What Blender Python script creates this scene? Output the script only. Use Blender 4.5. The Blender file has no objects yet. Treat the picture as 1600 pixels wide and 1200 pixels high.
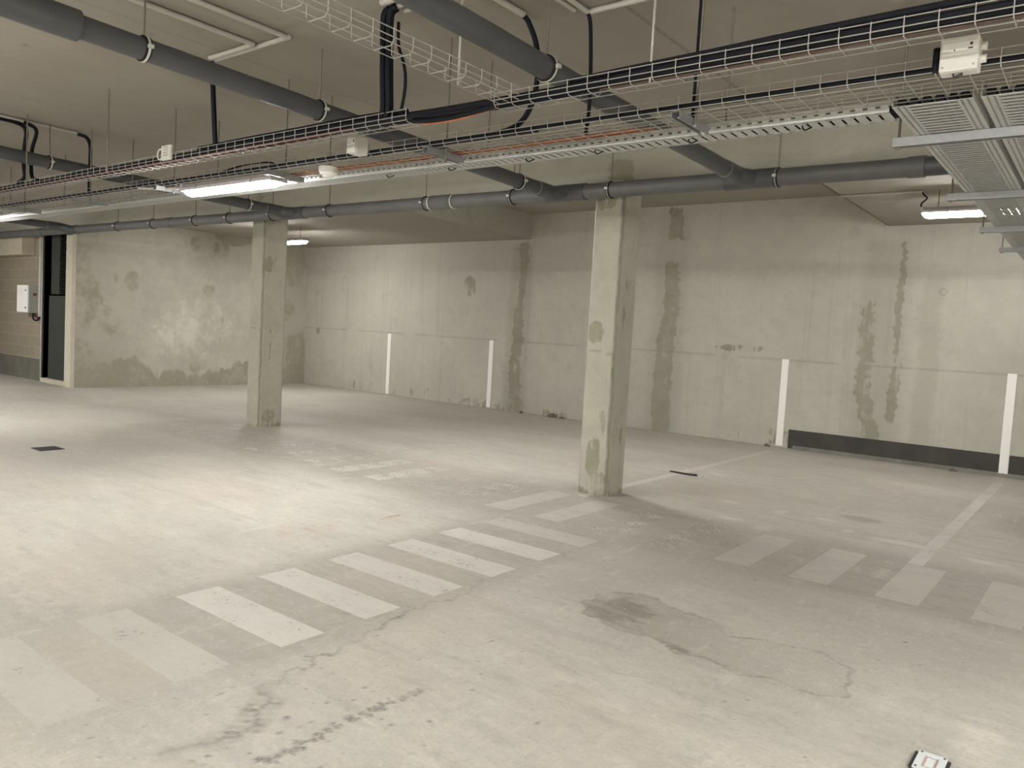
import bpy, math, random
import numpy as np
from mathutils import Vector, Matrix
random.seed(7)
S = bpy.context.scene
C = S.collection
PI = math.pi

# ------------------------------------------------------------------ camera
F_PX = 1213.999
yaw, pitch, roll = -0.658903404, -0.0643238594, -0.0564030603
CAM = Vector((0, 0, 1.35))
fw = Vector((math.sin(yaw)*math.cos(pitch), math.cos(yaw)*math.cos(pitch), math.sin(pitch)))
rt = Vector((math.cos(yaw), -math.sin(yaw), 0))
up = rt.cross(fw)
r2 = math.cos(roll)*rt - math.sin(roll)*up
u2 = math.sin(roll)*rt + math.cos(roll)*up
cd = bpy.data.cameras.new('camera')
cam = bpy.data.objects.new('camera', cd)
C.objects.link(cam)
m = Matrix.Identity(4)
for i in range(3):
    m[i][0] = r2[i]; m[i][1] = u2[i]; m[i][2] = -fw[i]; m[i][3] = CAM[i]
cam.matrix_world = m
cd.sensor_fit = 'HORIZONTAL'; cd.sensor_width = 36.0
cd.lens = F_PX/1600*36.0
cd.clip_start = 0.05
S.camera = cam

# ------------------------------------------------------------------ materials
def mat(name):
    mt = bpy.data.materials.new(name); mt.use_nodes = True
    return mt, mt.node_tree.nodes, mt.node_tree.links, mt.node_tree.nodes['Principled BSDF']

def nd(N, t, **kw):
    n = N.new(t)
    for k, v in kw.items(): setattr(n, k, v)
    return n

def simple(name, col, rough=0.5, metal=0.0, var=0.08, scale=40.0, bump=0.0):
    mt, N, L, P = mat(name)
    tc = nd(N, 'ShaderNodeTexCoord')
    nz = nd(N, 'ShaderNodeTexNoise'); nz.inputs['Scale'].default_value = scale; nz.inputs['Detail'].default_value = 3
    L.new(tc.outputs['Object'], nz.inputs['Vector'])
    mx = nd(N, 'ShaderNodeMix', data_type='RGBA')
    mx.inputs['A'].default_value = (*[c*(1-var) for c in col], 1)
    mx.inputs['B'].default_value = (*[min(1, c*(1+var)) for c in col], 1)
    L.new(nz.outputs['Fac'], mx.inputs['Factor'])
    L.new(mx.outputs['Result'], P.inputs['Base Color'])
    P.inputs['Roughness'].default_value = rough
    P.inputs['Metallic'].default_value = metal
    if bump:
        b = nd(N, 'ShaderNodeBump'); b.inputs['Strength'].default_value = bump; b.inputs['Distance'].default_value = 0.004
        L.new(nz.outputs['Fac'], b.inputs['Height']); L.new(b.outputs['Normal'], P.inputs['Normal'])
    if name in ('black_cable', 'black_rubber'): P.inputs['Specular IOR Level'].default_value = 0.18
    return mt

class NT:
    """small helper for node maths"""
    def __init__(s, mt):
        s.N, s.L = mt.node_tree.nodes, mt.node_tree.links
    def put(s, sock, v):
        if isinstance(v, (int, float)): sock.default_value = v
        elif isinstance(v, tuple): sock.default_value = v
        else: s.L.new(v, sock)
    def m(s, op, a, b=0.0, c=0.0):
        n = s.N.new('ShaderNodeMath'); n.operation = op
        s.put(n.inputs[0], a); s.put(n.inputs[1], b); s.put(n.inputs[2], c)
        return n.outputs[0]
    def ss(s, x, lo, hi, a=0.0, b=1.0):
        n = s.N.new('ShaderNodeMapRange'); n.interpolation_type = 'SMOOTHSTEP'
        s.put(n.inputs['Value'], x); s.put(n.inputs['From Min'], lo); s.put(n.inputs['From Max'], hi)
        s.put(n.inputs['To Min'], a); s.put(n.inputs['To Max'], b)
        return n.outputs['Result']
    def noise(s, vec, scale, detail=4, rough=0.55, mapscale=None, offset=(0, 0, 0)):
        mp = s.N.new('ShaderNodeMapping')
        s.L.new(vec, mp.inputs['Vector'])
        mp.inputs['Location'].default_value = offset
        mp.inputs['Scale'].default_value = mapscale or (1, 1, 1)
        n = s.N.new('ShaderNodeTexNoise'); n.inputs['Scale'].default_value = scale
        n.inputs['Detail'].default_value = detail; n.inputs['Roughness'].default_value = rough
        s.L.new(mp.outputs['Vector'], n.inputs['Vector'])
        return n.outputs['Fac']
    def mix(s, f, a, b, mode='MIX'):
        n = s.N.new('ShaderNodeMix'); n.data_type = 'RGBA'; n.blend_type = mode
        s.put(n.inputs['Factor'], f); s.put(n.inputs['A'], a); s.put(n.inputs['B'], b)
        return n.outputs['Result']
    def attr(s, name):
        n = s.N.new('ShaderNodeAttribute'); n.attribute_name = name
        return n.outputs['Fac']
    def coord(s):
        return s.N.new('ShaderNodeTexCoord').outputs['Object']

def rgb(c): return (c[0], c[1], c[2], 1.0)

def concrete(name, lo, hi, stain=(0.6, 0.58, 0.5), stretch=(1, 1, 1), big=0.9, fine=9.0, rough=0.85, floor=False, streak=0.0, bump=0.15, stainamt=0.75, soft=0.0):
    mt, N, L, P = mat(name)
    t = NT(mt); v = t.coord()
    n1 = t.noise(v, big, 5, 0.6, stretch)
    n2 = t.noise(v, fine, 6, 0.65, stretch, (3, 1, 7))
    n3 = t.noise(v, 60.0, 3, 0.6, None, (9, 2, 5))
    n4 = t.noise(v, 2.6, 6, 0.7, stretch, (13, 5, 2))
    f = t.m('ADD', t.m('MULTIPLY', n1, 0.5), t.m('MULTIPLY', n2, 0.32))
    f = t.m('ADD', f, t.m('MULTIPLY', n3, 0.18))
    f = t.ss(f, 0.36, 0.64)
    col = t.mix(f, rgb(lo), rgb(hi))
    # blotches with edges of their own
    bl = t.ss(n4, 0.56, 0.66)
    col = t.mix(t.m('MULTIPLY', bl, 0.28), col, rgb([a*0.82 for a in lo]))
    if streak:
        sN = t.noise(v, 1.0, 5, 0.6, (9.0, 9.0, 0.35), (1, 4, 2))
        col = t.mix(t.m('MULTIPLY', t.ss(sN, 0.55, 0.7), streak), col, rgb([a*0.8 for a in lo]))
    # pale areas: scuffs, paint scraps and painted-in lamplight
    pa = t.m('ADD', t.attr('pale'), t.m('MULTIPLY', t.m('SUBTRACT', n2, 0.5), 0.9))
    pm = t.ss(pa, 0.35, 0.8)
    col = t.mix(t.m('MULTIPLY', pm, 0.6), col, rgb([min(1, a*1.28) for a in hi]))
    # soft dirt, plus painted-in shade round the column feet
    sg = t.m('MULTIPLY', t.attr('grime_shade'), t.ss(n2, 0.25, 0.75, 0.55, 1.25))
    col = t.mix(t.m('MINIMUM', sg, 0.95), col, rgb([a*b for a, b in zip(lo, (0.60, 0.61, 0.56))]))
    # damp stains with crisp ragged rims
    vg = t.noise(v, 1.0, 5, 0.7, (16.0, 16.0, 0.8), (2, 7, 5))
    nz = t.m('ADD', t.m('MULTIPLY', t.m('SUBTRACT', n2, 0.5), 0.75), t.m('MULTIPLY', t.m('SUBTRACT', n4, 0.5), 0.6))
    sa = t.m('ADD', t.attr('stain'), nz)
    if streak: sa = t.m('ADD', sa, t.m('MULTIPLY', t.m('SUBTRACT', vg, 0.5), 0.9))
    sm = t.m('MULTIPLY', t.ss(sa, 0.44-soft, 0.58+soft), t.ss(t.attr('stain'), 0.05, 0.25))
    col = t.mix(t.m('MULTIPLY', sm, t.m('MULTIPLY', t.ss(n4, 0.3, 0.7, 0.65, 1.15), stainamt)), col, rgb([a*b for a, b in zip(lo, stain)]))
    # fine dark lines (cracks, drips, specks)
    ln = t.m('MULTIPLY', t.attr('crack'), t.ss(n3, 0.38, 0.60, 0.45, 1.0))
    col = t.mix(t.m('MINIMUM', ln, 0.95), col, rgb([a*0.36 for a in lo]))
    # rust
    ru = t.ss(t.m('ADD', t.attr('rust'), t.m('MULTIPLY', t.m('SUBTRACT', n2, 0.5), 1.2)), 0.4, 0.75)
    ru = t.m('MULTIPLY', ru, t.ss(t.attr('rust'), 0.03, 0.2))
    col = t.mix(t.m('MULTIPLY', ru, 0.6), col, (0.36, 0.17, 0.09, 1))
    if floor:
        vo = N.new('ShaderNodeTexVoronoi'); vo.inputs['Scale'].default_value = 2.3
        L.new(v, vo.inputs['Vector'])
        sp = t.m('MULTIPLY', t.ss(vo.outputs['Distance'], 0.018, 0.04, 1.0, 0.0), t.ss(n4, 0.50, 0.6))
        col = t.mix(t.m('MULTIPLY', sp, 0.75), col, (0.07, 0.06, 0.05, 1))
    if floor:
        b1 = t.noise(v, 1.0, 7, 0.72, (1.6, 7.0, 1), (4, 8, 1)); b2 = t.noise(v, 1.0, 7, 0.72, (9.0, 2.2, 1), (7, 3, 1)); b3 = t.noise(v, 22.0, 6, 0.75, None, (5, 5, 5))
        col = t.mix(t.m('MULTIPLY', t.ss(b1, 0.50, 0.68), 0.46), col, rgb([a*0.80 for a in lo]))
        col = t.mix(t.m('MULTIPLY', t.ss(b2, 0.54, 0.70), 0.42), col, rgb([min(1, a*1.14) for a in hi]))
        col = t.mix(t.m('MULTIPLY', t.ss(b3, 0.52, 0.72), 0.50), col, rgb([a*0.72 for a in lo]))
        col = t.mix(t.m('MULTIPLY', t.ss(b3, 0.47, 0.28), 0.45), col, rgb([min(1, a*1.16) for a in hi]))
        b4 = t.noise(v, 75.0, 4, 0.7, (0.7, 1.2, 1), (8, 1, 3))
        col = t.mix(t.m('MULTIPLY', t.ss(b4, 0.50, 0.72), 0.38), col, rgb([a*0.66 for a in lo]))
        pk = t.noise(v, 0.9, 2, 0.5, None, (2, 9, 4))
        col = t.mix(t.m('MULTIPLY', t.ss(pk, 0.48, 0.66), 0.22), col, (0.56, 0.475, 0.405, 1))
    L.new(col, P.inputs['Base Color'])
    rr = t.ss(f, 0.0, 1.0, rough-0.1, min(1, rough+0.08))
    rr = t.m('SUBTRACT', rr, t.m('MULTIPLY', sm, 0.12))
    L.new(rr, P.inputs['Roughness'])
    P.inputs['Specular IOR Level'].default_value = 0.35
    b = N.new('ShaderNodeBump'); b.inputs['Strength'].default_value = bump; b.inputs['Distance'].default_value = 0.006
    L.new(t.m('ADD', n2, t.m('MULTIPLY', n3, 0.4)), b.inputs['Height']); L.new(b.outputs['Normal'], P.inputs['Normal'])
    return mt

M = {}
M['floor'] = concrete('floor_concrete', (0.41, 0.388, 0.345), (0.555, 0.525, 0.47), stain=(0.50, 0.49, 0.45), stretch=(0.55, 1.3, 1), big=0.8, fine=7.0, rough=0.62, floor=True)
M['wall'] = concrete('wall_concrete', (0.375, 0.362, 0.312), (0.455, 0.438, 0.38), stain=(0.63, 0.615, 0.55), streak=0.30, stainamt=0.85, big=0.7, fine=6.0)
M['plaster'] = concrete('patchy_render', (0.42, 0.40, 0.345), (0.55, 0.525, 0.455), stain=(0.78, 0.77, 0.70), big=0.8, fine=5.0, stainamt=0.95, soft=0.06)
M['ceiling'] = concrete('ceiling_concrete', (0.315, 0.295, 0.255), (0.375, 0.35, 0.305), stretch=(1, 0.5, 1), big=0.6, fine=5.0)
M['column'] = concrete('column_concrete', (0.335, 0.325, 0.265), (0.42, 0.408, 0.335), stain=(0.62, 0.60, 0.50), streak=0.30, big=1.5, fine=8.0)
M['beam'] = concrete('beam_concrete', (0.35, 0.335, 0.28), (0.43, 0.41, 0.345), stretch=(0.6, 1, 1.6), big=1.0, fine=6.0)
M['edge_stain'] = concrete('stained_concrete_edge', (0.20, 0.19, 0.145), (0.29, 0.275, 0.21), big=3.0, fine=14.0)
M['lintel'] = concrete('lintel_concrete', (0.48, 0.43, 0.33), (0.60, 0.54, 0.42), big=1.2, fine=7.0)
M['pvc_grey'] = simple('grey_pvc', (0.075, 0.08, 0.085), 0.42, 0, 0.15, 9.0)
M['pvc_collector'] = simple('dusty_grey_pvc', (0.115, 0.118, 0.115), 0.5, 0, 0.25, 6.0)
M['galv'] = simple('galvanised_steel', (0.31, 0.32, 0.32), 0.5, 0.5, 0.14, 60.0)
M['wire'] = simple('galvanised_wire', (0.44, 0.435, 0.41), 0.5, 0.4, 0.1, 80.0)
M['rod'] = simple('threaded_rod', (0.22, 0.205, 0.17), 0.55, 0.5, 0.2, 120.0)
M['clip_white'] = simple('pale_zinc_band', (0.68, 0.67, 0.62), 0.4, 0.2, 0.1, 50.0)
M['band_grey'] = simple('dull_zinc_band', (0.26, 0.26, 0.25), 0.5, 0.3, 0.2, 50.0)
M['rubber'] = simple('black_rubber', (0.02, 0.02, 0.022), 0.7, 0, 0.2, 50.0)
M['cable'] = simple('black_cable', (0.007, 0.008, 0.013), 0.55, 0, 0.3, 30.0)
M['cable_orange'] = simple('orange_cable', (0.38, 0.13, 0.05), 0.5, 0, 0.15, 30.0)
M['cable_red'] = simple('dull_red_cable', (0.16, 0.055, 0.05), 0.5, 0, 0.15, 30.0)
M['cable_brown'] = simple('brown_cable', (0.085, 0.05, 0.04), 0.5, 0, 0.15, 30.0)
M['conduit'] = simple('pale_grey_conduit', (0.46, 0.44, 0.40), 0.5, 0, 0.1, 30.0)
M['plastic_white'] = simple('off_white_plastic', (0.66, 0.65, 0.61), 0.45, 0, 0.05, 30.0)
M['plastic_label'] = simple('white_label', (0.85, 0.85, 0.83), 0.5, 0, 0.03, 30.0)
M['plastic_grey'] = simple('grey_plastic', (0.36, 0.36, 0.33), 0.5, 0, 0.06, 30.0)
M['dark'] = simple('dark_print', (0.03, 0.03, 0.035), 0.6)
M['strip'] = simple('white_paint', (0.80, 0.785, 0.76), 0.55, 0, 0.04, 14.0)
M['band'] = simple('black_bitumen_paint', (0.045, 0.043, 0.036), 0.8, 0, 0.45, 5.0)
M['plinth'] = concrete('damp_grey_plinth', (0.13, 0.125, 0.105), (0.22, 0.21, 0.18), big=2.0, fine=7.0)
M['door_green'] = simple('dark_green_door_paint', (0.045, 0.05, 0.042), 0.55, 0, 0.12, 8.0)
M['door_frame'] = concrete('door_frame_concrete', (0.50, 0.47, 0.38), (0.60, 0.56, 0.46), big=2.0)
M['black'] = simple('black_louvre', (0.008, 0.008, 0.008), 0.8)
M['housing'] = simple('lamp_housing_grey', (0.46, 0.43, 0.42), 0.5, 0, 0.05, 30.0)
M['cover_dark'] = simple('dark_cast_iron', (0.035, 0.03, 0.035), 0.6, 0.3, 0.3, 30.0)
M['plate_pale'] = simple('pale_blue_white_plate', (0.52, 0.56, 0.56), 0.35, 0, 0.06, 60.0)
M['plate_pink'] = simple('pinkish_recess', (0.48, 0.34, 0.31), 0.5, 0, 0.15, 60.0)
M['rubble'] = simple('dark_rubble', (0.12, 0.11, 0.09), 0.9, 0, 0.4, 60.0)

def lamp_material(name, power):
    mt, N, L, P = mat(name)
    P.inputs['Base Color'].default_value = (0.9, 0.9, 0.88, 1)
    P.inputs['Emission Color'].default_value = (1.0, 0.985, 0.945, 1)
    P.inputs['Emission Strength'].default_value = power
    return mt
M['lamp'] = lamp_material('lit_diffuser', 30.0)
M['lamp_small'] = lamp_material('lit_diffuser_of_dim_lamp', 20.0)
M['lamp_fill'] = lamp_material('lit_diffuser_of_fill_lamps', 52.0)  # stronger glow for the unseen lamps added as fill

def paint_material(name, wear, col=(0.585, 0.57, 0.52)):
    mt, N, L, P = mat(name)
    t = NT(mt); v = t.coord()
    n1 = t.noise(v, 5.0, 6, 0.7, (0.8, 1.2, 1)); n2 = t.noise(v, 42.0, 5, 0.65); n3 = t.noise(v, 1.6, 3, 0.5)
    f = t.m('ADD', t.m('MULTIPLY', n1, 0.5), t.m('ADD', t.m('MULTIPLY', n2, 0.3), t.m('MULTIPLY', n3, 0.2)))
    c = t.mix(t.ss(f, 0.35, 0.65), rgb([a*0.86 for a in col]), rgb(col))
    L.new(c, P.inputs['Base Color']); P.inputs['Roughness'].default_value = 0.6
    P.inputs['Specular IOR Level'].default_value = 0.3
    g = t.m('ADD', t.m('MULTIPLY', n2, 0.55), t.m('MULTIPLY', n1, 0.45))
    a = t.ss(g, wear-0.025, wear+0.025)
    L.new(a, P.inputs['Alpha'])
    return mt
M['paint'] = paint_material('crossing_paint', 0.39)
M['paint_faint'] = paint_material('faded_crossing_paint', 0.375, (0.505, 0.49, 0.44))
M['paint_mid'] = paint_material('scuffed_crossing_paint', 0.445, (0.52, 0.505, 0.455))
M['paint_worn'] = paint_material('worn_crossing_paint', 0.505, (0.52, 0.505, 0.455))
M['paint_gone'] = paint_material('nearly_gone_crossing_paint', 0.555)

def block_material():
    mt, N, L, P = mat('concrete_blocks')
    t = NT(mt); v = t.coord()
    sx = N.new('ShaderNodeSeparateXYZ'); L.new(v, sx.inputs[0])
    cx = N.new('ShaderNodeCombineXYZ'); L.new(sx.outputs[0], cx.inputs[0]); L.new(sx.outputs[2], cx.inputs[1])
    b = N.new('ShaderNodeTexBrick'); L.new(cx.outputs[0], b.inputs['Vector'])
    b.inputs['Color1'].default_value = (0.335, 0.285, 0.215, 1); b.inputs['Color2'].default_value = (0.29, 0.25, 0.19, 1)
    b.inputs['Mortar'].default_value = (0.40, 0.35, 0.27, 1)
    b.inputs['Scale'].default_value = 1.0; b.inputs['Brick Width'].default_value = 0.5; b.inputs['Row Height'].default_value = 0.205
    b.inputs['Mortar Size'].default_value = 0.008
    n = t.noise(v, 12.0, 4)
    c = t.mix(t.m('MULTIPLY', n, 0.35), b.outputs['Color'], (0.20, 0.17, 0.13, 1))
    L.new(c, P.inputs['Base Color']); P.inputs['Roughness'].default_value = 0.9
    bp = N.new('ShaderNodeBump'); bp.inputs['Strength'].default_value = 0.4; bp.inputs['Distance'].default_value = 0.005
    L.new(b.outputs['Fac'], bp.inputs['Height']); bp.invert = True
    L.new(bp.outputs['Normal'], P.inputs['Normal'])
    return mt
M['blocks'] = block_material()

def perforated(name, axis, base=(0.58, 0.59, 0.58), kind='small'):
    """sheet steel with real see-through slots, laid out in the sheet's own coordinates:
    'u' runs along the tray, 'w' across it, measured from the tray's near edge."""
    mt, N, L, P = mat(name)
    t = NT(mt); v = t.coord()
    s = N.new('ShaderNodeSeparateXYZ'); L.new(v, s.inputs[0])
    u, w = (s.outputs[0], s.outputs[1]) if axis == 'x' else (s.outputs[1], s.outputs[0])
    z = s.outputs[2]
    def per(x, p):                       # distance to the centre of its period
        return t.m('ABSOLUTE', t.m('SUBTRACT', t.m('MODULO', t.m('ADD', x, 200.0*p), p), p/2))
    def lt(x, a): return t.m('LESS_THAN', x, a)
    def near(x, c, h): return lt(t.m('ABSOLUTE', t.m('SUBTRACT', x, c)), h)
    def all_(*a):
        r = a[0]
        for b in a[1:]: r = t.m('MULTIPLY', r, b)
        return r
    holes = []
    if kind == 'small':
        cross = all_(lt(per(u, 0.05), 0.0058), near(w, 0.072, 0.040))
        holes += [cross, all_(lt(per(u, 0.05), 0.014), near(w, 0.013, 0.0045)), all_(lt(per(u, 0.05), 0.014), near(w, 0.137, 0.0045))]
        flat = lt(z, 0.006)
        side = all_(lt(per(u, 0.05), 0.010), near(z, 0.024, 0.0045))
        h = holes[0]
        for x in holes[1:]: h = t.m('MAXIMUM', h, x)
        h = t.m('MAXIMUM', all_(flat, h), all_(t.m('GREATER_THAN', z, 0.006), side))
    else:
        sl = all_(lt(per(u, 0.044), 0.006), near(w, 0.1425, 0.085))
        holes.append(sl)
        for c in (0.020, 0.042, 0.243, 0.265):
            holes.append(all_(lt(per(u, 0.025), 0.0055), near(w, c, 0.0045)))
        h = holes[0]
        for x in holes[1:]: h = t.m('MAXIMUM', h, x)
        h = all_(lt(z, 0.006), h)
    n = t.noise(v, 25.0, 4)
    c = t.mix(n, rgb([a*0.78 for a in base]), rgb([min(1, a*1.1) for a in base]))
    L.new(c, P.inputs['Base Color']); P.inputs['Metallic'].default_value = 0.35; P.inputs['Roughness'].default_value = 0.5
    L.new(t.m('SUBTRACT', 1.0, h), P.inputs['Alpha'])
    if kind != 'small':
        rb = N.new('ShaderNodeBump'); rb.inputs['Strength'].default_value = 1.0; rb.inputs['Distance'].default_value = 0.02
        hh = all_(t.m('MULTIPLY', per(u, 0.044), 45.0), near(w, 0.1425, 0.088))
        L.new(hh, rb.inputs['Height']); L.new(rb.outputs['Normal'], P.inputs['Normal'])
    return mt
M['tray_small'] = perforated('slotted_tray_steel', 'x', kind='small')
M['tray_wide'] = perforated('wide_slotted_tray_steel', 'y', kind='wide')

# ------------------------------------------------------------------ mesh helpers
class MB:
    def __init__(s): s.v = []; s.f = []
    def box(s, x0, x1, y0, y1, z0, z1):
        b = len(s.v)
        s.v += [(x0, y0, z0), (x1, y0, z0), (x1, y1, z0), (x0, y1, z0), (x0, y0, z1), (x1, y0, z1), (x1, y1, z1), (x0, y1, z1)]
        s.f += [tuple(b+i for i in q) for q in ((0, 3, 2, 1), (4, 5, 6, 7), (0, 1, 5, 4), (1, 2, 6, 5), (2, 3, 7, 6), (3, 0, 4, 7))]
        return s
    def tube(s, pts, r, n=8, cap=True):
        pts = [Vector(p) for p in pts]
        rs = r if isinstance(r, (list, tuple)) else [r]*len(pts)
        ref = None; rings = []
        for i, p in enumerate(pts):
            d = (pts[min(i+1, len(pts)-1)] - pts[max(i-1, 0)]).normalized()
            if ref is None:
                ref = d.orthogonal().normalized()
                if abs(d.z) < 0.9: ref = (Vector((0, 0, 1)) - d*d.z).normalized()
            a = (ref - d*ref.dot(d))
            a = a.normalized() if a.length > 1e-6 else d.orthogonal().normalized()
            ref = a; c = d.cross(a)
            b = len(s.v)
            for k in range(n):
                t = 2*PI*(k+0.5)/n
                s.v.append(tuple(p + rs[i]*(math.cos(t)*a + math.sin(t)*c)))
            rings.append(b)
        for i in range(len(rings)-1):
            for k in range(n):
                k2 = (k+1) % n
                s.f.append((rings[i]+k, rings[i]+k2, rings[i+1]+k2, rings[i+1]+k))
        if cap:
            s.f.append(tuple(rings[0]+k for k in reversed(range(n))))
            s.f.append(tuple(rings[-1]+k for k in range(n)))
        return s
    def ring(s, c, axis, r, w, t, n=24):
        """a flat band round a pipe: centre, axis, inner radius, width, thickness"""
        c = Vector(c); d = Vector(axis).normalized(); a = d.orthogonal().normalized(); e = d.cross(a)
        b = len(s.v)
        for k in range(n):
            q = 2*PI*k/n; dirv = math.cos(q)*a + math.sin(q)*e
            for (rr, off) in ((r, -w/2), (r+t, -w/2), (r+t, w/2), (r, w/2)):
                s.v.append(tuple(c + dirv*rr + d*off))
        for k in range(n):
            k2 = (k+1) % n
            for j in range(4):
                j2 = (j+1) % 4
                s.f.append((b+4*k+j, b+4*k+j2, b+4*k2+j2, b+4*k2+j))
        return s
    def prism(s, prof, x0, x1, axis='x'):
        """closed profile of (p, q) swept from x0 to x1 along an axis"""
        b = len(s.v); n = len(prof)
        for x in (x0, x1):
            for p, q in prof:
                s.v.append({'x': (x, p, q), 'y': (p, x, q), 'z': (p, q, x)}[axis])
        for k in range(n):
            k2 = (k+1) % n
            s.f.append((b+k, b+k2, b+n+k2, b+n+k))
        s.f.append(tuple(b+k for k in reversed(range(n)))); s.f.append(tuple(b+n+k for k in range(n)))
        return s
    def build(s, name, m, parent=None, loc=(0, 0, 0), smooth=False, bevel=0.0):
        me = bpy.data.meshes.new(name)
        me.from_pydata([tuple(Vector(v)-Vector(loc)) for v in s.v], [], s.f)
        me.update()
        import bmesh
        bm = bmesh.new(); bm.from_mesh(me); bmesh.ops.recalc_face_normals(bm, faces=bm.faces)
        if bevel:
            bmesh.ops.bevel(bm, geom=[e for e in bm.edges if e.calc_length() > 2.5*bevel], offset=bevel, segments=2, affect='EDGES', profile=0.5)
        bm.to_mesh(me); bm.free()
        me.materials.append(m)
        o = bpy.data.objects.new(name, me); C.objects.link(o)
        if smooth:
            for p in me.polygons: p.use_smooth = True
            md = o.modifiers.new('edges', 'EDGE_SPLIT'); md.split_angle = math.radians(40)
        o.location = loc
        if parent is not None:
            o.parent = parent
            o.location = Vector(loc) - parent.location
        return o

def bez(pts, n=10):
    """smooth line through the points"""
    P = [Vector(p) for p in pts]; out = []
    for i in range(len(P)-1):
        p0 = P[max(i-1, 0)]; p1 = P[i]; p2 = P[i+1]; p3 = P[min(i+2, len(P)-1)]
        for k in range(n):
            t = k/n
            out.append(0.5*((2*p1)+(p2-p0)*t+(2*p0-5*p1+4*p2-p3)*t*t+(3*p1-p0-3*p2+p3)*t**3))
    out.append(P[-1]); return out

def tag(o, label, cat, group=None, kind=None):
    o['label'] = label; o['category'] = cat
    if group: o['group'] = group
    if kind: o['kind'] = kind
    return o

def thing(name, loc, label, cat, group=None, kind=None):
    o = bpy.data.objects.new(name, None); C.objects.link(o); o.location = loc
    return tag(o, label, cat, group, kind)

def copy_tree(src, loc, label, group=None):
    r = src.copy(); C.objects.link(r); r.location = loc; r['label'] = label
    if group: r['group'] = group
    for ch in [c for c in src.children]:
        k = ch.copy(); C.objects.link(k); k.parent = r
        for g in [c for c in ch.children]:
            d = g.copy(); C.objects.link(d); d.parent = k
    return r

def axis_list(segs):
    """segs: (start, stop, step) pieces joined into one sorted list"""
    out = []
    for a, b, st in segs:
        n = max(1, int(round(abs(b-a)/st)))
        out += list(np.linspace(a, b, n, endpoint=False))
    out.append(segs[-1][1])
    return np.array(out)

def grid(name, us, vs, fn, m, attrs=None, flip=False):
    """a rectangular sheet with us x vs vertices; fn(U, V) -> (x, y, z); attrs: name -> array"""
    U, V = np.meshgrid(us, vs, indexing='ij')
    X, Y, Z = fn(U, V)
    nu, nv = U.shape
    co = np.stack([X, Y, Z], -1).reshape(-1, 3).astype(np.float32)
    i = np.arange(nu*nv).reshape(nu, nv)
    q = np.stack([i[:-1, :-1], i[1:, :-1], i[1:, 1:], i[:-1, 1:]], -1).reshape(-1, 4)
    if flip: q = q[:, ::-1]
    me = bpy.data.meshes.new(name)
    me.vertices.add(len(co)); me.vertices.foreach_set('co', co.ravel())
    me.loops.add(q.size); me.loops.foreach_set('vertex_index', q.ravel().astype(np.int32))
    me.polygons.add(len(q)); me.polygons.foreach_set('loop_start', np.arange(0, q.size, 4, dtype=np.int32))
    me.update(calc_edges=True)
    for k, a in (attrs(U, V) if attrs else {}).items():
        at = me.attributes.new(k, 'FLOAT', 'POINT'); at.data.foreach_set('value', np.clip(a, 0, 1).ravel().astype(np.float32))
    me.materials.append(m)
    o = bpy.data.objects.new(name, me); C.objects.link(o)
    return o

def d_poly(U, V, pts, closed=False):
    """distance to a polyline"""
    D = np.full(U.shape, 1e9)
    P = list(pts) + ([pts[0]] if closed else [])
    for (ax, ay), (bx, by) in zip(P[:-1], P[1:]):
        dx, dy = bx-ax, by-ay; L2 = dx*dx+dy*dy+1e-12
        t = np.clip(((U-ax)*dx+(V-ay)*dy)/L2, 0, 1)
        D = np.minimum(D, np.hypot(U-ax-t*dx, V-ay-t*dy))
    return D

def inside(U, V, pts):
    r = np.zeros(U.shape, bool)
    n = len(pts)
    for k in range(n):
        (ax, ay), (bx, by) = pts[k], pts[(k+1) % n]
        if ay == by: continue
        c = ((ay > V) != (by > V)) & (U < (bx-ax)*(V-ay)/(by-ay)+ax)
        r ^= c
    return r

def sm(x, a, b):
    t = np.clip((x-a)/(b-a), 0, 1); return t*t*(3-2*t)

def blob(U, V, cx, cy, rx, ry, soft=0.35):
    return 1-sm(np.hypot((U-cx)/rx, (V-cy)/ry), 1-soft, 1+soft)

def boxm(U, V, x0, x1, y0, y1, s):
    return sm(U, x0-s, x0+s)*(1-sm(U, x1-s, x1+s))*sm(V, y0-s, y0+s)*(1-sm(V, y1-s, y1+s))

# ------------------------------------------------------------------ setting
YW, XL, YC = 10.73, -14.13, 5.74          # back wall, left wall, face of the column row
ZC, ZB, ZR = 2.98, 2.67, 3.40             # slab, beam underside, raised bay

ST = [(-2.05, 3.37), (-2.05, 3.59), (-1.91, 3.69), (-1.73, 3.64), (-1.58, 3.6), (-1.44, 3.6), (-1.29, 3.48), (-1.18, 3.55), (-1.03, 3.57), (-0.89, 3.57), (-0.81, 3.53), (-0.76, 3.47), (-0.76, 3.32), (-0.72, 3.24), (-0.74, 3.18), (-0.81, 3.13), (-0.91, 3.13), (-1.0, 3.16), (-1.09, 3.11), (-1.2, 3.11), (-1.29, 3.13), (-1.38, 3.12), (-1.49, 3.15), (-1.63, 3.17), (-1.73, 3.17), (-1.85, 3.16), (-1.96, 3.23)]
CR = [(-2.63, 3.26), (-2.55, 2.96), (-2.57, 2.8), (-2.55, 2.51), (-2.5, 2.24), (-2.46, 2.03), (-2.41, 1.87), (-2.37, 1.72), (-2.24, 1.57), (-2.15, 1.42), (-2.17, 1.35), (-2.21, 1.2)]
DR = [(-1.97, 1.38), (-1.96, 1.46), (-1.96, 1.53), (-1.96, 1.61), (-1.98, 1.73), (-1.97, 1.81), (-1.97, 1.9), (-1.96, 1.99), (-1.95, 2.08)]
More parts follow.
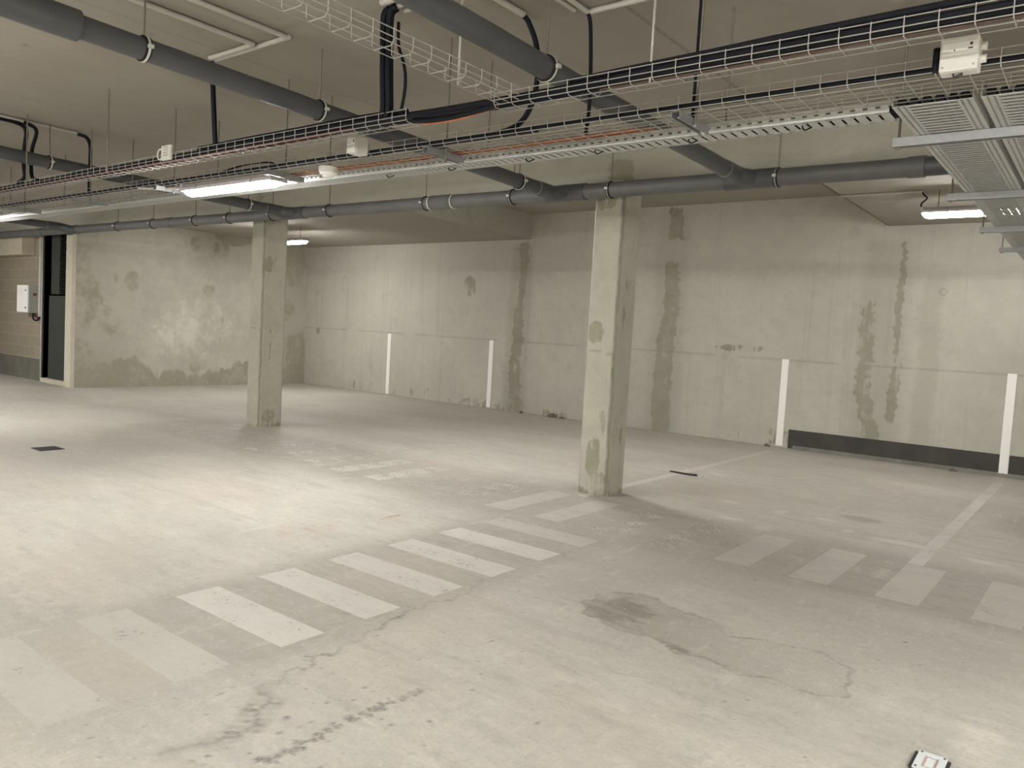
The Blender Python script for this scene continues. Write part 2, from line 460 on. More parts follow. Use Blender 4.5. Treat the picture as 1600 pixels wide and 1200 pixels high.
F2 = [(-2.1, 2.81), (-1.91, 2.8), (-1.69, 2.78), (-1.49, 2.76), (-1.33, 2.78), (-1.13, 2.76), (-0.98, 2.77), (-0.85, 2.77), (-0.7, 2.73), (-0.55, 2.73)]

def floor_attrs(U, V):
    rnd = random.Random(3)
    A = {}
    wob = 0.012*np.sin(U*23+V*11)+0.010*np.sin(V*37-U*17)+0.006*np.sin(U*71+V*53)+0.004*np.sin(V*131-U*97)
    ins = inside(U+wob, V+wob, ST); d = d_poly(U+wob, V+wob, ST, True)
    crack = 0.72*(1-sm(d, 0.002, 0.013))*(0.75+0.25*np.sin(U*31+V*17))
    stain = np.where(ins, 0.30+0.10*(1-sm(d, 0.0, 0.06)), 0)
    stain = np.maximum(stain, np.where(ins, 0.62*blob(U, V, -1.86, 3.40, 0.30, 0.22, 0.8), 0))
    stain = np.maximum(stain, np.where(ins, 0.55*(1-sm(d_poly(U, V, [(-1.9, 3.25), (-1.7, 3.2), (-1.4, 3.15)]), 0.0, 0.09)), 0))
    grime_shade = np.where(ins, 0.22+0.40*sm(-U, 1.1, 1.9), 0.0)
    grime_shade = np.maximum(grime_shade, 0.35*blob(U, V, -2.15, 3.62, 0.35, 0.28, 0.9))
    # tyre-darkened belts round the two crossings
    grime_shade = np.maximum(grime_shade, 0.52*boxm(U, V, -9.5, 0.4, 4.45, 5.75, 0.22))
    grime_shade = np.maximum(grime_shade, 0.50*boxm(U, V, -3.55, -2.5, 1.6, 4.6, 0.14))
    grime_shade = np.maximum(grime_shade, 0.26*boxm(U, V, -3.7, -2.4, 0.2, 1.7, 0.3))
    grime_shade = np.maximum(grime_shade, 0.22*boxm(U, V, -2.6, -0.2, 3.5, 4.6, 0.35))
    grime_shade = np.maximum(grime_shade, 0.28*boxm(U, V, -11.5, -7.0, 3.2, 5.6, 0.5))
    grime_shade = np.maximum(grime_shade, 0.30*blob(U, V, -8.3, 3.2, 1.4, 0.6, 0.9))
    grime_shade = np.maximum(grime_shade, 0.45*blob(U, V, -3.5, 5.85, 0.42, 0.36, 0.8))  # shade round the near column's foot, painted as darker floor
    grime_shade = np.maximum(grime_shade, 0.45*blob(U, V, -8.63, 5.9, 0.45, 0.42, 0.8))  # same painted shade round the far left column
    grime_shade = np.maximum(grime_shade, 0.06*boxm(U, V, -14.1, -0.1, 6.3, 10.7, 0.4))
    grime_shade = np.maximum(grime_shade, 0.5*(1-sm(YW-V, 0.02, 0.22)))
    # crack, drips, slab joints
    c1 = d_poly(U+wob*1.3, V+wob*1.3, CR)
    crack = np.maximum(crack, (0.62+0.25*np.sin(V*13+1))*(1-sm(c1, 0.002, 0.010)))
    grime_shade = np.maximum(grime_shade, (0.42+0.25*np.sin(V*5.3+0.5))*(1-sm(c1, 0.0, 0.07)))
    crack = np.maximum(crack, 0.20*(1-sm(d_poly(U+wob, V+wob, F2), 0.003, 0.012)))
    crack = np.maximum(crack, 0.38*(1-sm(np.abs(V-6.27+0.004*np.sin(U*9)), 0.004, 0.016))*sm(U, -3.4, -3.1))
    crack = np.maximum(crack, 0.16*(1-sm(np.abs(V-3.06+0.01*np.sin(U*4)), 0.006, 0.02))*(1-sm(U, -4.4, -4.2)))
    dr = np.zeros(U.shape)
    for (ax, ay), (bx, by) in zip(DR[:-1], DR[1:]):
        for k in range(9):
            t = rnd.random(); cx = ax+(bx-ax)*t+rnd.gauss(0, 0.012); cy = ay+(by-ay)*t
            dr = np.maximum(dr, 0.85*blob(U, V, cx, cy, rnd.uniform(0.006, 0.020), rnd.uniform(0.006, 0.018), 0.3))
    for k in range(230):
        cx, cy = rnd.uniform(-3.6, -0.2), rnd.uniform(0.9, 4.5)
        if k < 90: cx, cy = rnd.gauss(-2.15, 0.3), rnd.gauss(1.7, 0.4)
        r = rnd.uniform(0.003, 0.009)
        dr = np.maximum(dr, rnd.uniform(0.3, 0.95)*blob(U, V, cx, cy, r, r*rnd.uniform(0.6, 1.8), 0.3))
    crack = np.maximum(crack, dr)
    rust = 0.50*blob(U, V, -4.05, 3.12, 0.36, 0.34, 0.9)
    rust = np.maximum(rust, 0.85*blob(U, V, -3.99, 3.83, 0.035, 0.13, 0.6))
    pale = 0.25*blob(U, V, -5.6, 3.3, 2.2, 1.2, 0.9)  # pool of light under the tray lamp, painted into the floor
    pale = np.maximum(pale, 0.35*boxm(U, V, -2.4, 0.2, 1.2, 3.0, 0.5))
    pale = np.maximum(pale, 0.62*blob(U, V, -0.28, 3.16, 0.12, 0.30, 0.8))  # shiny highlight beside the small plate, painted into the floor colour
    pale = np.maximum(pale, 0.35*boxm(U, V, -3.2, -0.3, 6.3, 9.6, 0.5))
    pale = np.maximum(pale, 0.30*boxm(U, V, -13.0, -8.5, 6.6, 9.6, 0.5))
    # paint scraps by the slab joint and the damp patch behind the right bay line
    for (x, y, rx, ry) in ((-2.55, 6.5, .1, .05), (-2.1, 6.45, .06, .1), (-1.75, 6.5, .12, .06), (-1.5, 6.22, .05, .1), (-2.3, 5.85, .1, .06), (-2.0, 5.75, .08, .1), (-3.2, 7.75, .12, .07), (-3.5, 6.7, .06, .05), (-0.55, 6.05, .15, .07), (-1.1, 6.15, .2, .08)):
        pale = np.maximum(pale, 0.72*blob(U, V, x, y, rx*1.3, ry*1.3, 0.9))
    grime_shade = np.maximum(grime_shade, 0.6*blob(U, V, -1.55, 6.75, 0.16, 0.10, 0.4))
    grime_shade = np.maximum(grime_shade, 0.55*blob(U, V, -0.35, 7.7, 0.35, 0.5, 0.5))
    return dict(stain=stain, grime_shade=grime_shade, crack=crack, rust=rust, pale=pale)

xs = axis_list([(-24, -15, 1.0), (-15, -6, 0.05), (-6, -3.6, 0.03), (-3.6, 0.1, 0.010), (0.1, 8, 1.0)])
ys = axis_list([(-8, 0.6, 0.8), (0.6, 3.9, 0.010), (3.9, 6.6, 0.02), (6.6, YW, 0.04), (YW, YW+0.2, 0.2)])
fl = grid('floor', xs, ys, lambda U, V: (U, V, U*0), M['floor'], floor_attrs)
tag(fl, 'pale worn concrete floor with two painted crossings', 'floor', kind='structure')

def stripe(name, x0, x1, y0, y1, m, z=0.0004, n=1):
    b = MB(); b.v = [(x0, y0, z), (x1, y0, z), (x1, y1, z), (x0, y1, z)]; b.f = [(0, 1, 2, 3)]
    return b.build(name, m, fl)
H = 1.35
for k in range(8):
    y0 = (0.757+0.339*k)*H
    stripe('crossing_stripe', -2.572*H, -1.950*H, y0, y0+0.166*H, M['paint'] if k not in (0, 1, 7) else M['paint_faint'])
wear2 = {4: 'paint_faint', 3: 'paint_faint', 2: 'paint_faint', 1: 'paint_faint', 0: 'paint_faint', -1: 'paint_worn', -2: 'paint_worn', -3: 'paint_faint', -4: 'paint_faint', -5: 'paint_worn', -7: 'paint_mid', -8: 'paint_mid', -9: 'paint_worn'}
for k in range(-14, 5):
    x0 = (-1.42+0.352*k)*H
    stripe('crossing_stripe', x0, x0+0.166*H, 3.455*H, 4.13*H, M[wear2.get(k, 'paint_worn' if k % 3 else 'paint_gone')])
for xc, m_ in ((-0.686, 'paint'), (-2.6, 'paint'), (-4.535, 'paint_mid'), (-6.47, 'paint_mid')):
    stripe('parking_line', (xc-0.034)*H, (xc+0.034)*H, 4.14*H, 7.55*H, M[m_], z=0.0006)
stripe('parking_line', -4.35, -3.62, 7.36, 7.43, M['paint_worn'], z=0.0005)
stripe('parking_line', -3.25, -2.75, 7.36, 7.45, M['paint_mid'], z=0.0005)

# back wall, stained where it leaks at the pour joints
def wall_attrs(U, V):
    st = np.zeros(U.shape)
    wb = 0.016*np.sin(V*5.3+U)+0.012*np.sin(V*23+1)+0.010*np.sin(V*61+U*9)
    def streak(pts, w0, w1, amt):
        zs = np.array([p[1] for p in pts]); x_ = np.array([p[0] for p in pts])
        o = np.argsort(zs); xc = np.interp(V, zs[o], x_[o]); zmin, zmax = zs.min(), zs.max()
        w = np.interp(V, [zmin, zmax], [w0, w1])
        return amt*(1-sm(np.abs(U-xc+wb), w*0.55, w*1.25))*sm(V, zmin-0.1, zmin+0.05)*(1-sm(V, zmax-0.08, zmax+0.08))
    st = np.maximum(st, streak([(-8.22, 0.0), (-8.26, 1.0), (-8.24, 1.85)], 0.17, 0.14, 0.66))
    st = np.maximum(st, streak([(-8.22, 1.7), (-8.2, 2.2), (-8.2, 2.95)], 0.06, 0.13, 0.72))
    st = np.maximum(st, streak([(-5.41, 0.0), (-5.45, 0.7), (-5.36, 1.8), (-5.38, 2.6)], 0.21, 0.15, 0.70))
    st = np.maximum(st, streak([(-5.38, 2.9), (-5.38, 3.4)], 0.15, 0.14, 0.7))
    st = np.maximum(st, streak([(-2.42, 0.2), (-2.56, 0.95), (-2.60, 1.5), (-2.55, 2.05)], 0.14, 0.11, 0.62))
    st = np.maximum(st, streak([(-2.2, 0.5), (-2.2, 1.3), (-2.23, 2.8)], 0.09, 0.04, 0.62))
    for (x, z, rx, rz, a) in ((-9.4, 2.17, .17, .22, .55), (-12.9, 2.2, .17, .2, .42), (-13.7, 1.18, .07, .07, .8), (-4.2, 1.33, .5, .06, .5), (-8.3, 2.85, .3, .07, .5), (-11, .12, 2.5, .16, .38), (-8.6, .05, 2.0, .12, .45), (-3.9, .14, .9, .14, .42), (-13.2, 2.6, .6, .3, .32), (-9.8, 2.7, .4, .3, .25)):
        st = np.maximum(st, a*blob(U, V, x, z, rx, rz, 0.35))
    gr = 0.16*boxm(U, V, -14.2, -8.3, 0, 3, 0.3)*sm(V, 0.6, 2.6)
    gr = np.maximum(gr, 0.35*streak([(-2.42, 0), (-2.4, 2.8)], 0.35, 0.30, 1))
    gr = np.maximum(gr, 0.30*streak([(-1.85, 0), (-1.85, 2.4)], 0.14, 0.12, 1))
    gr = np.maximum(gr, 0.30*streak([(-5.4, 0), (-5.4, 3.3)], 0.32, 0.28, 1))
    gr = np.maximum(gr, 0.40*streak([(-8.25, 0), (-8.25, 2.9)], 0.30, 0.26, 1))
    ck = 0.42*(1-sm(np.abs(V-(1.222-0.0035*(U+8))), 0.004, 0.018))*sm(np.sin(U*3.1)+np.sin(U*7.7+1), -1.5, -0.6)
    for x in (-13.6, -12.2, -10.9, -9.0, -6.9, -3.3, -3.05, -2.85, -11.6):
        ck = np.maximum(ck, 0.14*(1-sm(np.abs(U-x), 0.004, 0.022))*sm(V, 0.9, 1.3)*(1-sm(V, 2.4, 2.7)))
    for (x, z) in ((-1.74, 2.16),):
        d = np.hypot(U-x, V-z); ck = np.maximum(ck, 0.4*(1-sm(np.abs(d-0.035), 0.006, 0.014)))
    pl = 0.5*streak([(-5.36, 1.2), (-5.35, 2.4)], 0.03, 0.05, 1)
    pl = np.maximum(pl, 0.40*streak([(-2.42, 0.2), (-2.42, 2.4)], 0.05, 0.05, 1))
    return dict(stain=st, grime_shade=gr, crack=ck, pale=pl)
wu = axis_list([(-24, -14.3, 2.0), (-14.3, 0.2, 0.025), (0.2, 8, 1.0)])
wv = axis_list([(0, ZR, 0.02), (ZR, ZR+0.2, 0.2)])
o = grid('wall_back', wu, wv, lambda U, V: (U, U*0+YW, V), M['wall'], wall_attrs)
tag(o, 'long raw concrete back wall with damp vertical streaks', 'wall', kind='structure')
MB().box(-3.47, 8, YW-0.004, YW-0.0005, 0.0, 0.26).build('painted_band', M['band'], o)
MB().prism([(YW, 0.0), (YW, 0.05), (YW-0.05, 0.0)], -3.4, 8).build('mortar_fillet', M['plinth'], o)

# left wall: patched render
def left_attrs(U, V):
    st = np.zeros(U.shape)
    for (y, z, ry, rz, a) in ((6.88, 1.9, .16, .24, .62), (8.39, 1.85, .18, .2, .5), (6.6, 1.95, .06, .1, .6), (8.91, 2.95, .5, .17, .75), (8.63, 2.7, .22, .25, .55), (8.1, 2.72, .16, .22, .5), (10.35, 2.6, .4, .6, .6), (10.5, 0.5, .35, .8, .6), (10.2, 1.6, .3, .3, .5), (8.17, .36, .16, .14, .6), (6.5, 1.2, .28, .3, .5), (8.7, 1.3, .06, .08, .5), (7.5, 1.6, .3, .15, .3)):
        st = np.maximum(st, a*blob(U, V, y, z, ry, rz, 0.4))
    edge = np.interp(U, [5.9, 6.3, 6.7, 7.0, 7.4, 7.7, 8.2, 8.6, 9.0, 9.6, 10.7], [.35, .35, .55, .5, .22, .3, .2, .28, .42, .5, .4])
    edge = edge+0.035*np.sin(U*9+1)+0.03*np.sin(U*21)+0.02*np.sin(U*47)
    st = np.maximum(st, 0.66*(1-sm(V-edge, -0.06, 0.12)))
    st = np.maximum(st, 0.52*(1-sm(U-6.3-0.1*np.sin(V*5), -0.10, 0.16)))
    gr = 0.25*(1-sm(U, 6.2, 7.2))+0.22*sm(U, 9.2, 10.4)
    pl = 0.5*blob(U, V, 8.3, 1.1, .8, .7, .8)+0.3*blob(U, V, 7.4, 1.0, .7, .6, .8)  # lamplight on the middle of the wall, painted into the colour
    return dict(stain=st, grime_shade=gr, pale=pl)
o = grid('wall_left', axis_list([(5.93, YW, 0.03)]), axis_list([(0, 3.2, 0.03)]), lambda U, V: (U*0+XL, U, V), M['plaster'], left_attrs, flip=True)
tag(o, 'pale patched left wall between the dark door and the corner', 'wall', kind='structure')
MB().box(XL-0.25, XL-0.002, 5.93, YW, 0, 3.2).build('wall_core', M['door_frame'], o)

# wall of blocks beyond the door, its plinth and lintel
o = MB().box(-24, -15.40, 5.93, 6.13, 0.36, 3.1).build('wall_block', M['blocks'])
tag(o, 'brown concrete block wall at the far left', 'wall', kind='structure')
MB().box(-24, -15.40, 5.925, 6.13, 0.0, 0.40).build('plinth', M['plinth'], o)
o = MB().box(-24, -15.84, 5.70, 5.929, 2.285, 2.66).build('trim_1', M['lintel'], bevel=0.012)
tag(o, 'cream concrete lintel above the block wall', 'lintel', kind='structure')

# door: dark green leaf, black louvre above, pale threshold and jamb
d = thing('door_1', (-14.9, 5.95, 0), 'dark green door with black louvre above beside the block wall', 'door', kind='structure')
MB().box(-14.37, -14.131, 5.865, 5.928, 0, 2.67).build('jamb', M['door_frame'], d)
MB().box(-15.44, -14.40, 5.90, 6.10, 0, 0.075).build('threshold', M['door_frame'], d)
MB().box(-15.30, -14.38, 5.97, 6.01, 0.075, 1.57).build('door_leaf', M['door_green'], d)
MB().box(-15.42, -14.39, 6.30, 6.34, 0.0, 2.67).build('dark_recess', M['black'], d)
lv = MB()
for k in range(26):
    z = 1.60+k*0.041
    lv.prism([(5.975, z), (5.98, z+0.004), (6.02, z+0.034), (6.015, z+0.03)], -14.93, -14.38)
lv.build('louvre', M['black'], d)
MB().box(-15.30, -14.95, 6.0, 6.02, 1.60, 2.67).build('vent_screen', M['door_green'], d)
MB().box(-15.44, -15.40, 5.92, 6.13, 0.0, 2.67).build('frame_post', M['black'], d)

# columns
def column(xa, xb, ya, yb, label, spots):
    ch = 0.024
    ring = [(xa+ch, ya), (xb-ch, ya), (xb, ya+ch), (xb, yb-ch), (xb-ch, yb), (xa+ch, yb), (xa, yb-ch), (xa, ya+ch), (xa+ch, ya)]
    cum = [0.0]
    for (ax, ay), (bx, by) in zip(ring[:-1], ring[1:]): cum.append(cum[-1]+math.hypot(bx-ax, by-ay))
    us = []
    for a, b in zip(cum[:-1], cum[1:]): us += list(np.linspace(a, b, max(2, int((b-a)/0.012)), endpoint=False))
    us.append(cum[-1])
    cx, cy = [p[0] for p in ring], [p[1] for p in ring]
    w, e = xb-xa-2*ch, math.hypot(ch, ch)
    def attrs(U, V):
        wv_ = 0.006*np.sin(V*13)+0.004*np.sin(V*41+2)
        gr = 0.95*(1-sm(np.abs(U-(w+e*0.35)+0.4*wv_), e*0.22, e*0.62))
        st = np.zeros(U.shape)
        for (u, z, ru, rz, a) in spots: st = np.maximum(st, a*blob(U, V, u, z, ru, rz, 0.4))
        st = np.maximum(st, 0.5*(1-sm(V, 0.03, 0.10)))
        ck = 0.45*(1-sm(np.abs(V-1.235-0.01*np.sin(U*20)), 0.002, 0.010))*(U < w)
        ck = np.maximum(ck, 0.62*(1-sm(np.abs(U-(w+e*0.25)+0.25*wv_), 0.002, 0.011)))
        ck = np.maximum(ck, 0.8*(1-sm(V, 0.0, 0.035))*(np.sin(U*37)+np.sin(U*83+1) > 0.4))
        return dict(grime_shade=gr, stain=st, crack=ck)
    o = grid('concrete_column', np.array(us), axis_list([(0, ZB+0.02, 0.02)]), lambda U, V: (np.interp(U, cum, cx), np.interp(U, cum, cy), V), M['column'], attrs)
    tag(o, label, 'column', kind='structure')
    return o
column(-3.655, -3.355, 5.735, 6.03, 'square concrete column standing between the two crossings and the bays',
       [(0.07, 1.40, .10, .12, .62), (0.12, .30, .09, .22, .62), (0.20, .10, .12, .14, .55), (0.40, 1.85, .05, .12, .55), (0.38, 1.55, .06, .3, .42), (0.1, 2.55, .14, .12, .5), (0.42, 0.6, .07, .3, .45), (0.2, .75, .05, .25, .5)])
column(-8.77, -8.48, 5.77, 6.12, 'square concrete column farther back on the left',
       [(0.33, 2.05, .09, .12, .6), (0.42, 2.15, .06, .08, .5), (0.40, .12, .14, .12, .5), (0.1, .1, .1, .1, .5), (0.36, 1.0, .05, .4, .4)])

# beam over the columns, slab, dropped and raised parts of the ceiling
o = grid('beam_face_and_underside', axis_list([(-24, -15, 1.5), (-15, 0, 0.05), (0, 8, 1)]), np.array([0, 0.05, 0.1, 0.16, 0.22, 0.28, 0.34, 0.6, 0.73, 0.74, 1.1]),
         lambda U, V: (U, YC+np.clip(V-0.73, 0, 0.36), ZB+np.clip(0.73-V, 0, 0.73)), M['beam'],
         lambda U, V: dict(stain=np.maximum(0.62*blob(U, V, -3.42, 0.66, .18, .16, .4), 0.5*blob(U, V, -8.6, .5, .2, .3, .5)), crack=0.30*(1-sm(np.abs(V-0.66), 0.006, 0.05))*sm(np.sin(U*2.3)+np.sin(U*5.1), -1, 0.4),
                           grime_shade=0.3*blob(U, V, -3.4, 0.5, .8, .35, .7)))
o.name = 'beam'; tag(o, 'deep concrete beam running over the columns', 'beam', kind='structure')
MB().box(-24, 8, YC+0.36, YC+0.37, ZB, ZR+0.05).build('beam_back_face', M['beam'], o)

def ceil_attrs(U, V):
    ck = np.zeros(U.shape)
    for x in (-6.93, -4.49, -2.04, 0.41):
        ck = np.maximum(ck, 0.6*(1-sm(np.abs(U-x), 0.002, 0.014)))
    gr = 0.25*sm(np.sin(U*1.3+V*0.4), 0.3, 1.0)
    for (x, y, rx, ry) in ((-4.15, 2.3, .1, .5), (-3.9, 2.35, .1, .5), (-4.2, 2.68, .5, .06), (-2.3, 3.0, .18, .3), (-1.7, 3.22, .7, .08), (-2.5, 3.0, .1, .3)):
        gr = np.maximum(gr, 0.5*blob(U, V, x, y, rx, ry, .7))
    for (x, y) in ((-4.62, 2.32), (-5.55, 2.0), (-1.25, 3.45), (-1.45, 3.35), (-1.42, 3.37), (-1.1, 3.3)):
        ck = np.maximum(ck, 0.6*blob(U, V, x, y, .03, .012, .4))
    pl = 0.8*blob(U, V, -0.93, 3.9, .04, .09, .4)
    return dict(crack=ck, grime_shade=gr, pale=pl)
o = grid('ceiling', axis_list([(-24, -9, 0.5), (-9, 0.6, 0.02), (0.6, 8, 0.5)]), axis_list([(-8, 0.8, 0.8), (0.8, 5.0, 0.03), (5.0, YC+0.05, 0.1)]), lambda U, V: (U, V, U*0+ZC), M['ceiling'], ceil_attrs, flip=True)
tag(o, 'grey concrete ceiling slab with straight pour joints', 'ceiling', kind='structure')
def slab(name, x0, x1, label):
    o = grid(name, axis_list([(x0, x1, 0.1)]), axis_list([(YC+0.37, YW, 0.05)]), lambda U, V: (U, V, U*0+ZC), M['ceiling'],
             lambda U, V: dict(crack=0.35*(1-sm(np.abs(V-8.0), 0.003, 0.03))+0.2*(1-sm(np.abs(U-(x1-0.75 if x1 < -5 else x0+0.75)), 0.003, 0.03)), pale=0.3+U*0), flip=True)
    return tag(o, label, 'ceiling', kind='structure')
lo_ = slab('ceiling_left', -24, -8.07, 'lower slab over the far left bays')
MB().box(-8.08, -8.07, YC+0.37, YW, ZC, ZR+0.05).build('slab_edge', M['wall'], lo_)
ro_ = slab('ceiling_right', -2.42, 8, 'lower slab over the right hand bays')
MB().box(-2.42, -2.41, YC+0.37, YW, ZC, ZR+0.05).build('slab_edge', M['wall'], ro_)
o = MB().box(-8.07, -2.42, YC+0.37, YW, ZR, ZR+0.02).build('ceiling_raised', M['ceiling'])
tag(o, 'raised ceiling panel over the middle bays', 'ceiling', kind='structure')

# the rest of the level behind and beside the viewpoint
for nm, bx_, lb in (('wall_front', (-24, 8, -8.1, -8, 0, 3.1), 'plain concrete wall at the near end of the level'),
                    ('wall_right', (8, 8.1, -8, YW, 0, 3.4), 'plain concrete wall at the right end of the level'),
                    ('wall_end', (-24.1, -24, -8, YW, 0, 3.4), 'plain concrete wall at the far end of the lane')):
    tag(MB().box(*bx_).build(nm, M['wall']), lb, 'wall', kind='structure')

# white marker strips on the back wall
lab = ['nearest the far corner', 'second from the far corner', 'at the left end of the black painted band', 'crossing the black painted band at right']
for xc, z0, l in ((-8.48*H, .015, lab[0]), (-6.53*H, .015, lab[1]), (-2.655*H, .02, lab[2]), (-0.703*H, .03, lab[3])):
    o = MB().box(xc-0.047, xc+0.047, YW-0.010, YW-0.0045, z0, 1.215).build('marker_strip', M['strip'], loc=(xc, YW-0.005, 0))
    tag(o, 'white vertical marker strip, '+l, 'marker strip', 'bay marker strips')

# ------------------------------------------------------------------ lamps
def make_lamp(name, length, loc, label, cat='lamp', tilt=0.0):
    t = thing(name, loc, label, cat, 'batten lamps')
    x, y, z = loc; h = length/2
    def body(prof, a, b, m_, nm):
        mb = MB(); mb.prism([(y+p, z+q) for p, q in prof], x+a, x+b)
        return mb.build(nm, m_, t, loc=loc)
    body([(-0.068, -0.014), (-0.062, -0.014), (-0.062, 0.0), (0.062, 0.0), (0.062, -0.014), (0.068, -0.014), (0.068, 0.008), (0.052, 0.024), (0.036, 0.040), (-0.036, 0.040), (-0.052, 0.024), (-0.068, 0.008)], -h, h, M['housing'], 'housing')
    mb = MB(); prof = []
    for k in range(11):
        a = PI*k/10; prof.append((0.047*math.cos(a), -0.050*math.sin(a)**0.7 if 0 < k < 10 else 0.0))
    secs = [(-h+0.01, 0.35), (-h+0.03, 0.8), (-h+0.06, 1.0), (h-0.06, 1.0), (h-0.03, 0.8), (h-0.01, 0.35)]
    b0 = []
    for xx, sc in secs:
        b0.append(len(mb.v))
        for p, q in prof: mb.v.append((x+xx, y+p, z+q*sc-0.0005))
    n = len(prof)
    for i in range(len(secs)-1):
        for k in range(n-1):
            mb.f.append((b0[i]+k, b0[i]+k+1, b0[i+1]+k+1, b0[i+1]+k))
    mb.f.append(tuple(b0[0]+k for k in range(n))); mb.f.append(tuple(b0[-1]+k for k in reversed(range(n))))
    mb.build('diffuser', M['lamp'], t, loc=loc, smooth=True)
    for s in (-1, 1):
        MB().box(x+s*(h-0.012)-0.012, x+s*(h-0.012)+0.012, y-0.066, y+0.066, z-0.016, z+0.041).build('end_cap', M['housing'], t, loc=loc, bevel=0.004)
        MB().box(x+s*h*0.6-0.006, x+s*h*0.6+0.006, y-0.072, y-0.066, z-0.02, z+0.02).build('clip', M['galv'], t, loc=loc)
    return t

FILL_LAMPS = [(-9.5, -3.0), (-6.0, -3.0), (-2.6, -2.6), (-0.2, -1.2), (2.0, -0.4), (-9.5, -6.0), (-6.0, -6.0), (-2.5, -6.0), (1.0, -4.6), (4.6, -3.6), (2.6, 1.9), (5.4, 1.2), (2.9, 4.0), (-15.2, 3.25), (-14.5, -0.7)]  # unseen lamps added to brighten the level
# lamp under the trays
l1 = make_lamp('ceiling_lamp', 1.18, (-5.225, 3.25, 2.318), 'lit batten lamp hanging under the slotted tray, left of the smoke detector')
copy_tree(l1, (-10.50, 3.25, 2.318), 'lit batten lamp under the slotted tray, cut off by the picture edge at far left', 'batten lamps')
copy_tree(l1, (-11.76, 8.42, 2.76), 'lit batten lamp under the lower slab, partly behind the far left column', 'batten lamps')
lr = copy_tree(l1, (-1.055, 8.58, 2.775), 'lit batten lamp under the lower slab at right, partly behind the wide trays', 'batten lamps')
def lamp_rods(t, dx, ztop):
    for d in dx:
        MB().tube([(t.location.x+d, t.location.y, t.location.z+0.04), (t.location.x+d, t.location.y, ztop)], 0.005, 6).build('suspension_rod', M['rod'], t, loc=tuple(t.location))
lc = bpy.data.objects['ceiling_lamp.002']
lamp_rods(lc, (-0.45, 0.42), ZC); lamp_rods(lr, (-0.45, 0.42), ZC)
fill_mesh = [c for c in l1.children if c.name.startswith('diffuser')][0].data.copy()
fill_mesh.materials[0] = M['lamp_fill']
for ch in lr.children:
    if ch.name.startswith('diffuser'):
        ch.data = ch.data.copy(); ch.data.materials[0] = M['lamp_small']
for lamp_, s_ in ((lr, 1), (lc, 1)):
    for ch in lamp_.children:
        if ch.name.startswith('diffuser'):          # diffuser lowered on these two so it spills light onto the slab
            if lamp_ is lc: ch.data = ch.data.copy()
            for v in ch.data.vertices: v.co.z -= 0.0135
lb = copy_tree(l1, (-5.2, 6.75, 3.04), 'lit batten lamp in the raised bay, hidden behind the beam', 'batten lamps')
lamp_rods(lb, (-0.45, 0.42), ZR)
for x, y in FILL_LAMPS:
    t = copy_tree(l1, (x, y, 2.31), 'unseen lamp added to brighten the level, hanging from the slab', 'added fill lamps out of view')
    lamp_rods(t, (-0.45, 0.45), ZC)
    for ch in t.children:
        if ch.name.startswith('diffuser'):
            if x > -13 and y < 3: ch.data = fill_mesh

# ------------------------------------------------------------------ drain pipes
def pipe_thing(name, label):
    return thing(name, (0, 0, 0), label, 'drain pipe', 'grey drain pipes')
YP = 5.57
zp = lambda x: 2.566+0.0045*(-x-1.0)       # collector height along its run
cp = pipe_thing('collector_drain_pipe', 'long grey drain pipe running below the beam in front of the columns')
R = 0.0625
MB().tube([(x, YP, zp(x)) for x in (-24, -14.35, -7, -1.12)], R, 24).build('pipe_run', M['pvc_collector'], cp, smooth=True)
MB().tube([(-1.13, YP, zp(-1)), (-0.3, YP, zp(-1)), (0.6, YP, zp(-1)), (7, YP, zp(-1))], R*0.985, 24).build('pipe_run', M['pvc_grey'], cp, smooth=True)
for x, w in ((-5.30, 0.30), (-1.12, 0.10), (-10.4, 0.16), (-14.6, 0.12)):
    MB().tube([(x-w/2, YP, zp(x)), (x+w/2, YP, zp(x))], R+0.007, 24).build('coupling', M['pvc_collector'], cp, smooth=True)
for x in (-5.14, -5.44):
    MB().ring((x, YP, zp(x)), (1, 0, 0), R+0.001, 0.012, 0.008).build('sealing_ring', M['clip_white'], cp)

def branch(xb, pts, r, label, jx):
    """a branch pipe: run towards the collector, elbow, tee into the collector"""
    t = pipe_thing('branch_drain_pipe', label)
    MB().tube(pts, r, 24).build('pipe_run', M['pvc_grey'], t, smooth=True)
    e = Vector(pts[-1]); dirv = (Vector(pts[-1])-Vector(pts[-2])).normalized()
    MB().tube([e-dirv*0.16, e-dirv*0.02], r+0.006, 24).build('socket', M['pvc_grey'], t, smooth=True)
    el = [e-dirv*0.03, e+Vector((0.0, 0.03, -0.002)), e+Vector((0.03, 0.07, -0.012)), Vector((jx+0.07, YP-0.03, zp(jx)+0.005)), Vector((jx+0.14, YP, zp(jx)))]
    MB().tube(el, [r+0.006, r+0.008, r+0.008, r+0.004, r], 20).build('elbow', M['pvc_grey'], t, smooth=True)
    MB().tube([(jx-0.14, YP, zp(jx)), (jx+0.26, YP, zp(jx))], R+0.008, 24).build('tee', M['pvc_grey'], t, smooth=True)
    MB().ring(tuple(e-dirv*0.17), tuple(dirv), r+0.001, 0.008, 0.006).build('sealing_ring', M['band_grey'], t)
    return t
rb = 0.055
b1 = branch(-3.9, [(-3.9, 0.9, 2.665), (-3.9, 3.0, 2.62), (-3.9, 5.38, 2.562)], rb, 'grey branch drain pipe crossing the ceiling left of centre', -3.9)
MB().tube([(-3.9, 1.15, 2.70), (-3.96, 1.40, 2.80), (-4.025, 1.50, ZC)], 0.068, 20).build('branch_fitting', M['pvc_grey'], b1, smooth=True)
MB().tube([(-3.9, 1.0, 2.665), (-3.9, 1.62, 2.65)], 0.072, 20).build('branch_fitting', M['pvc_grey'], b1, smooth=True)
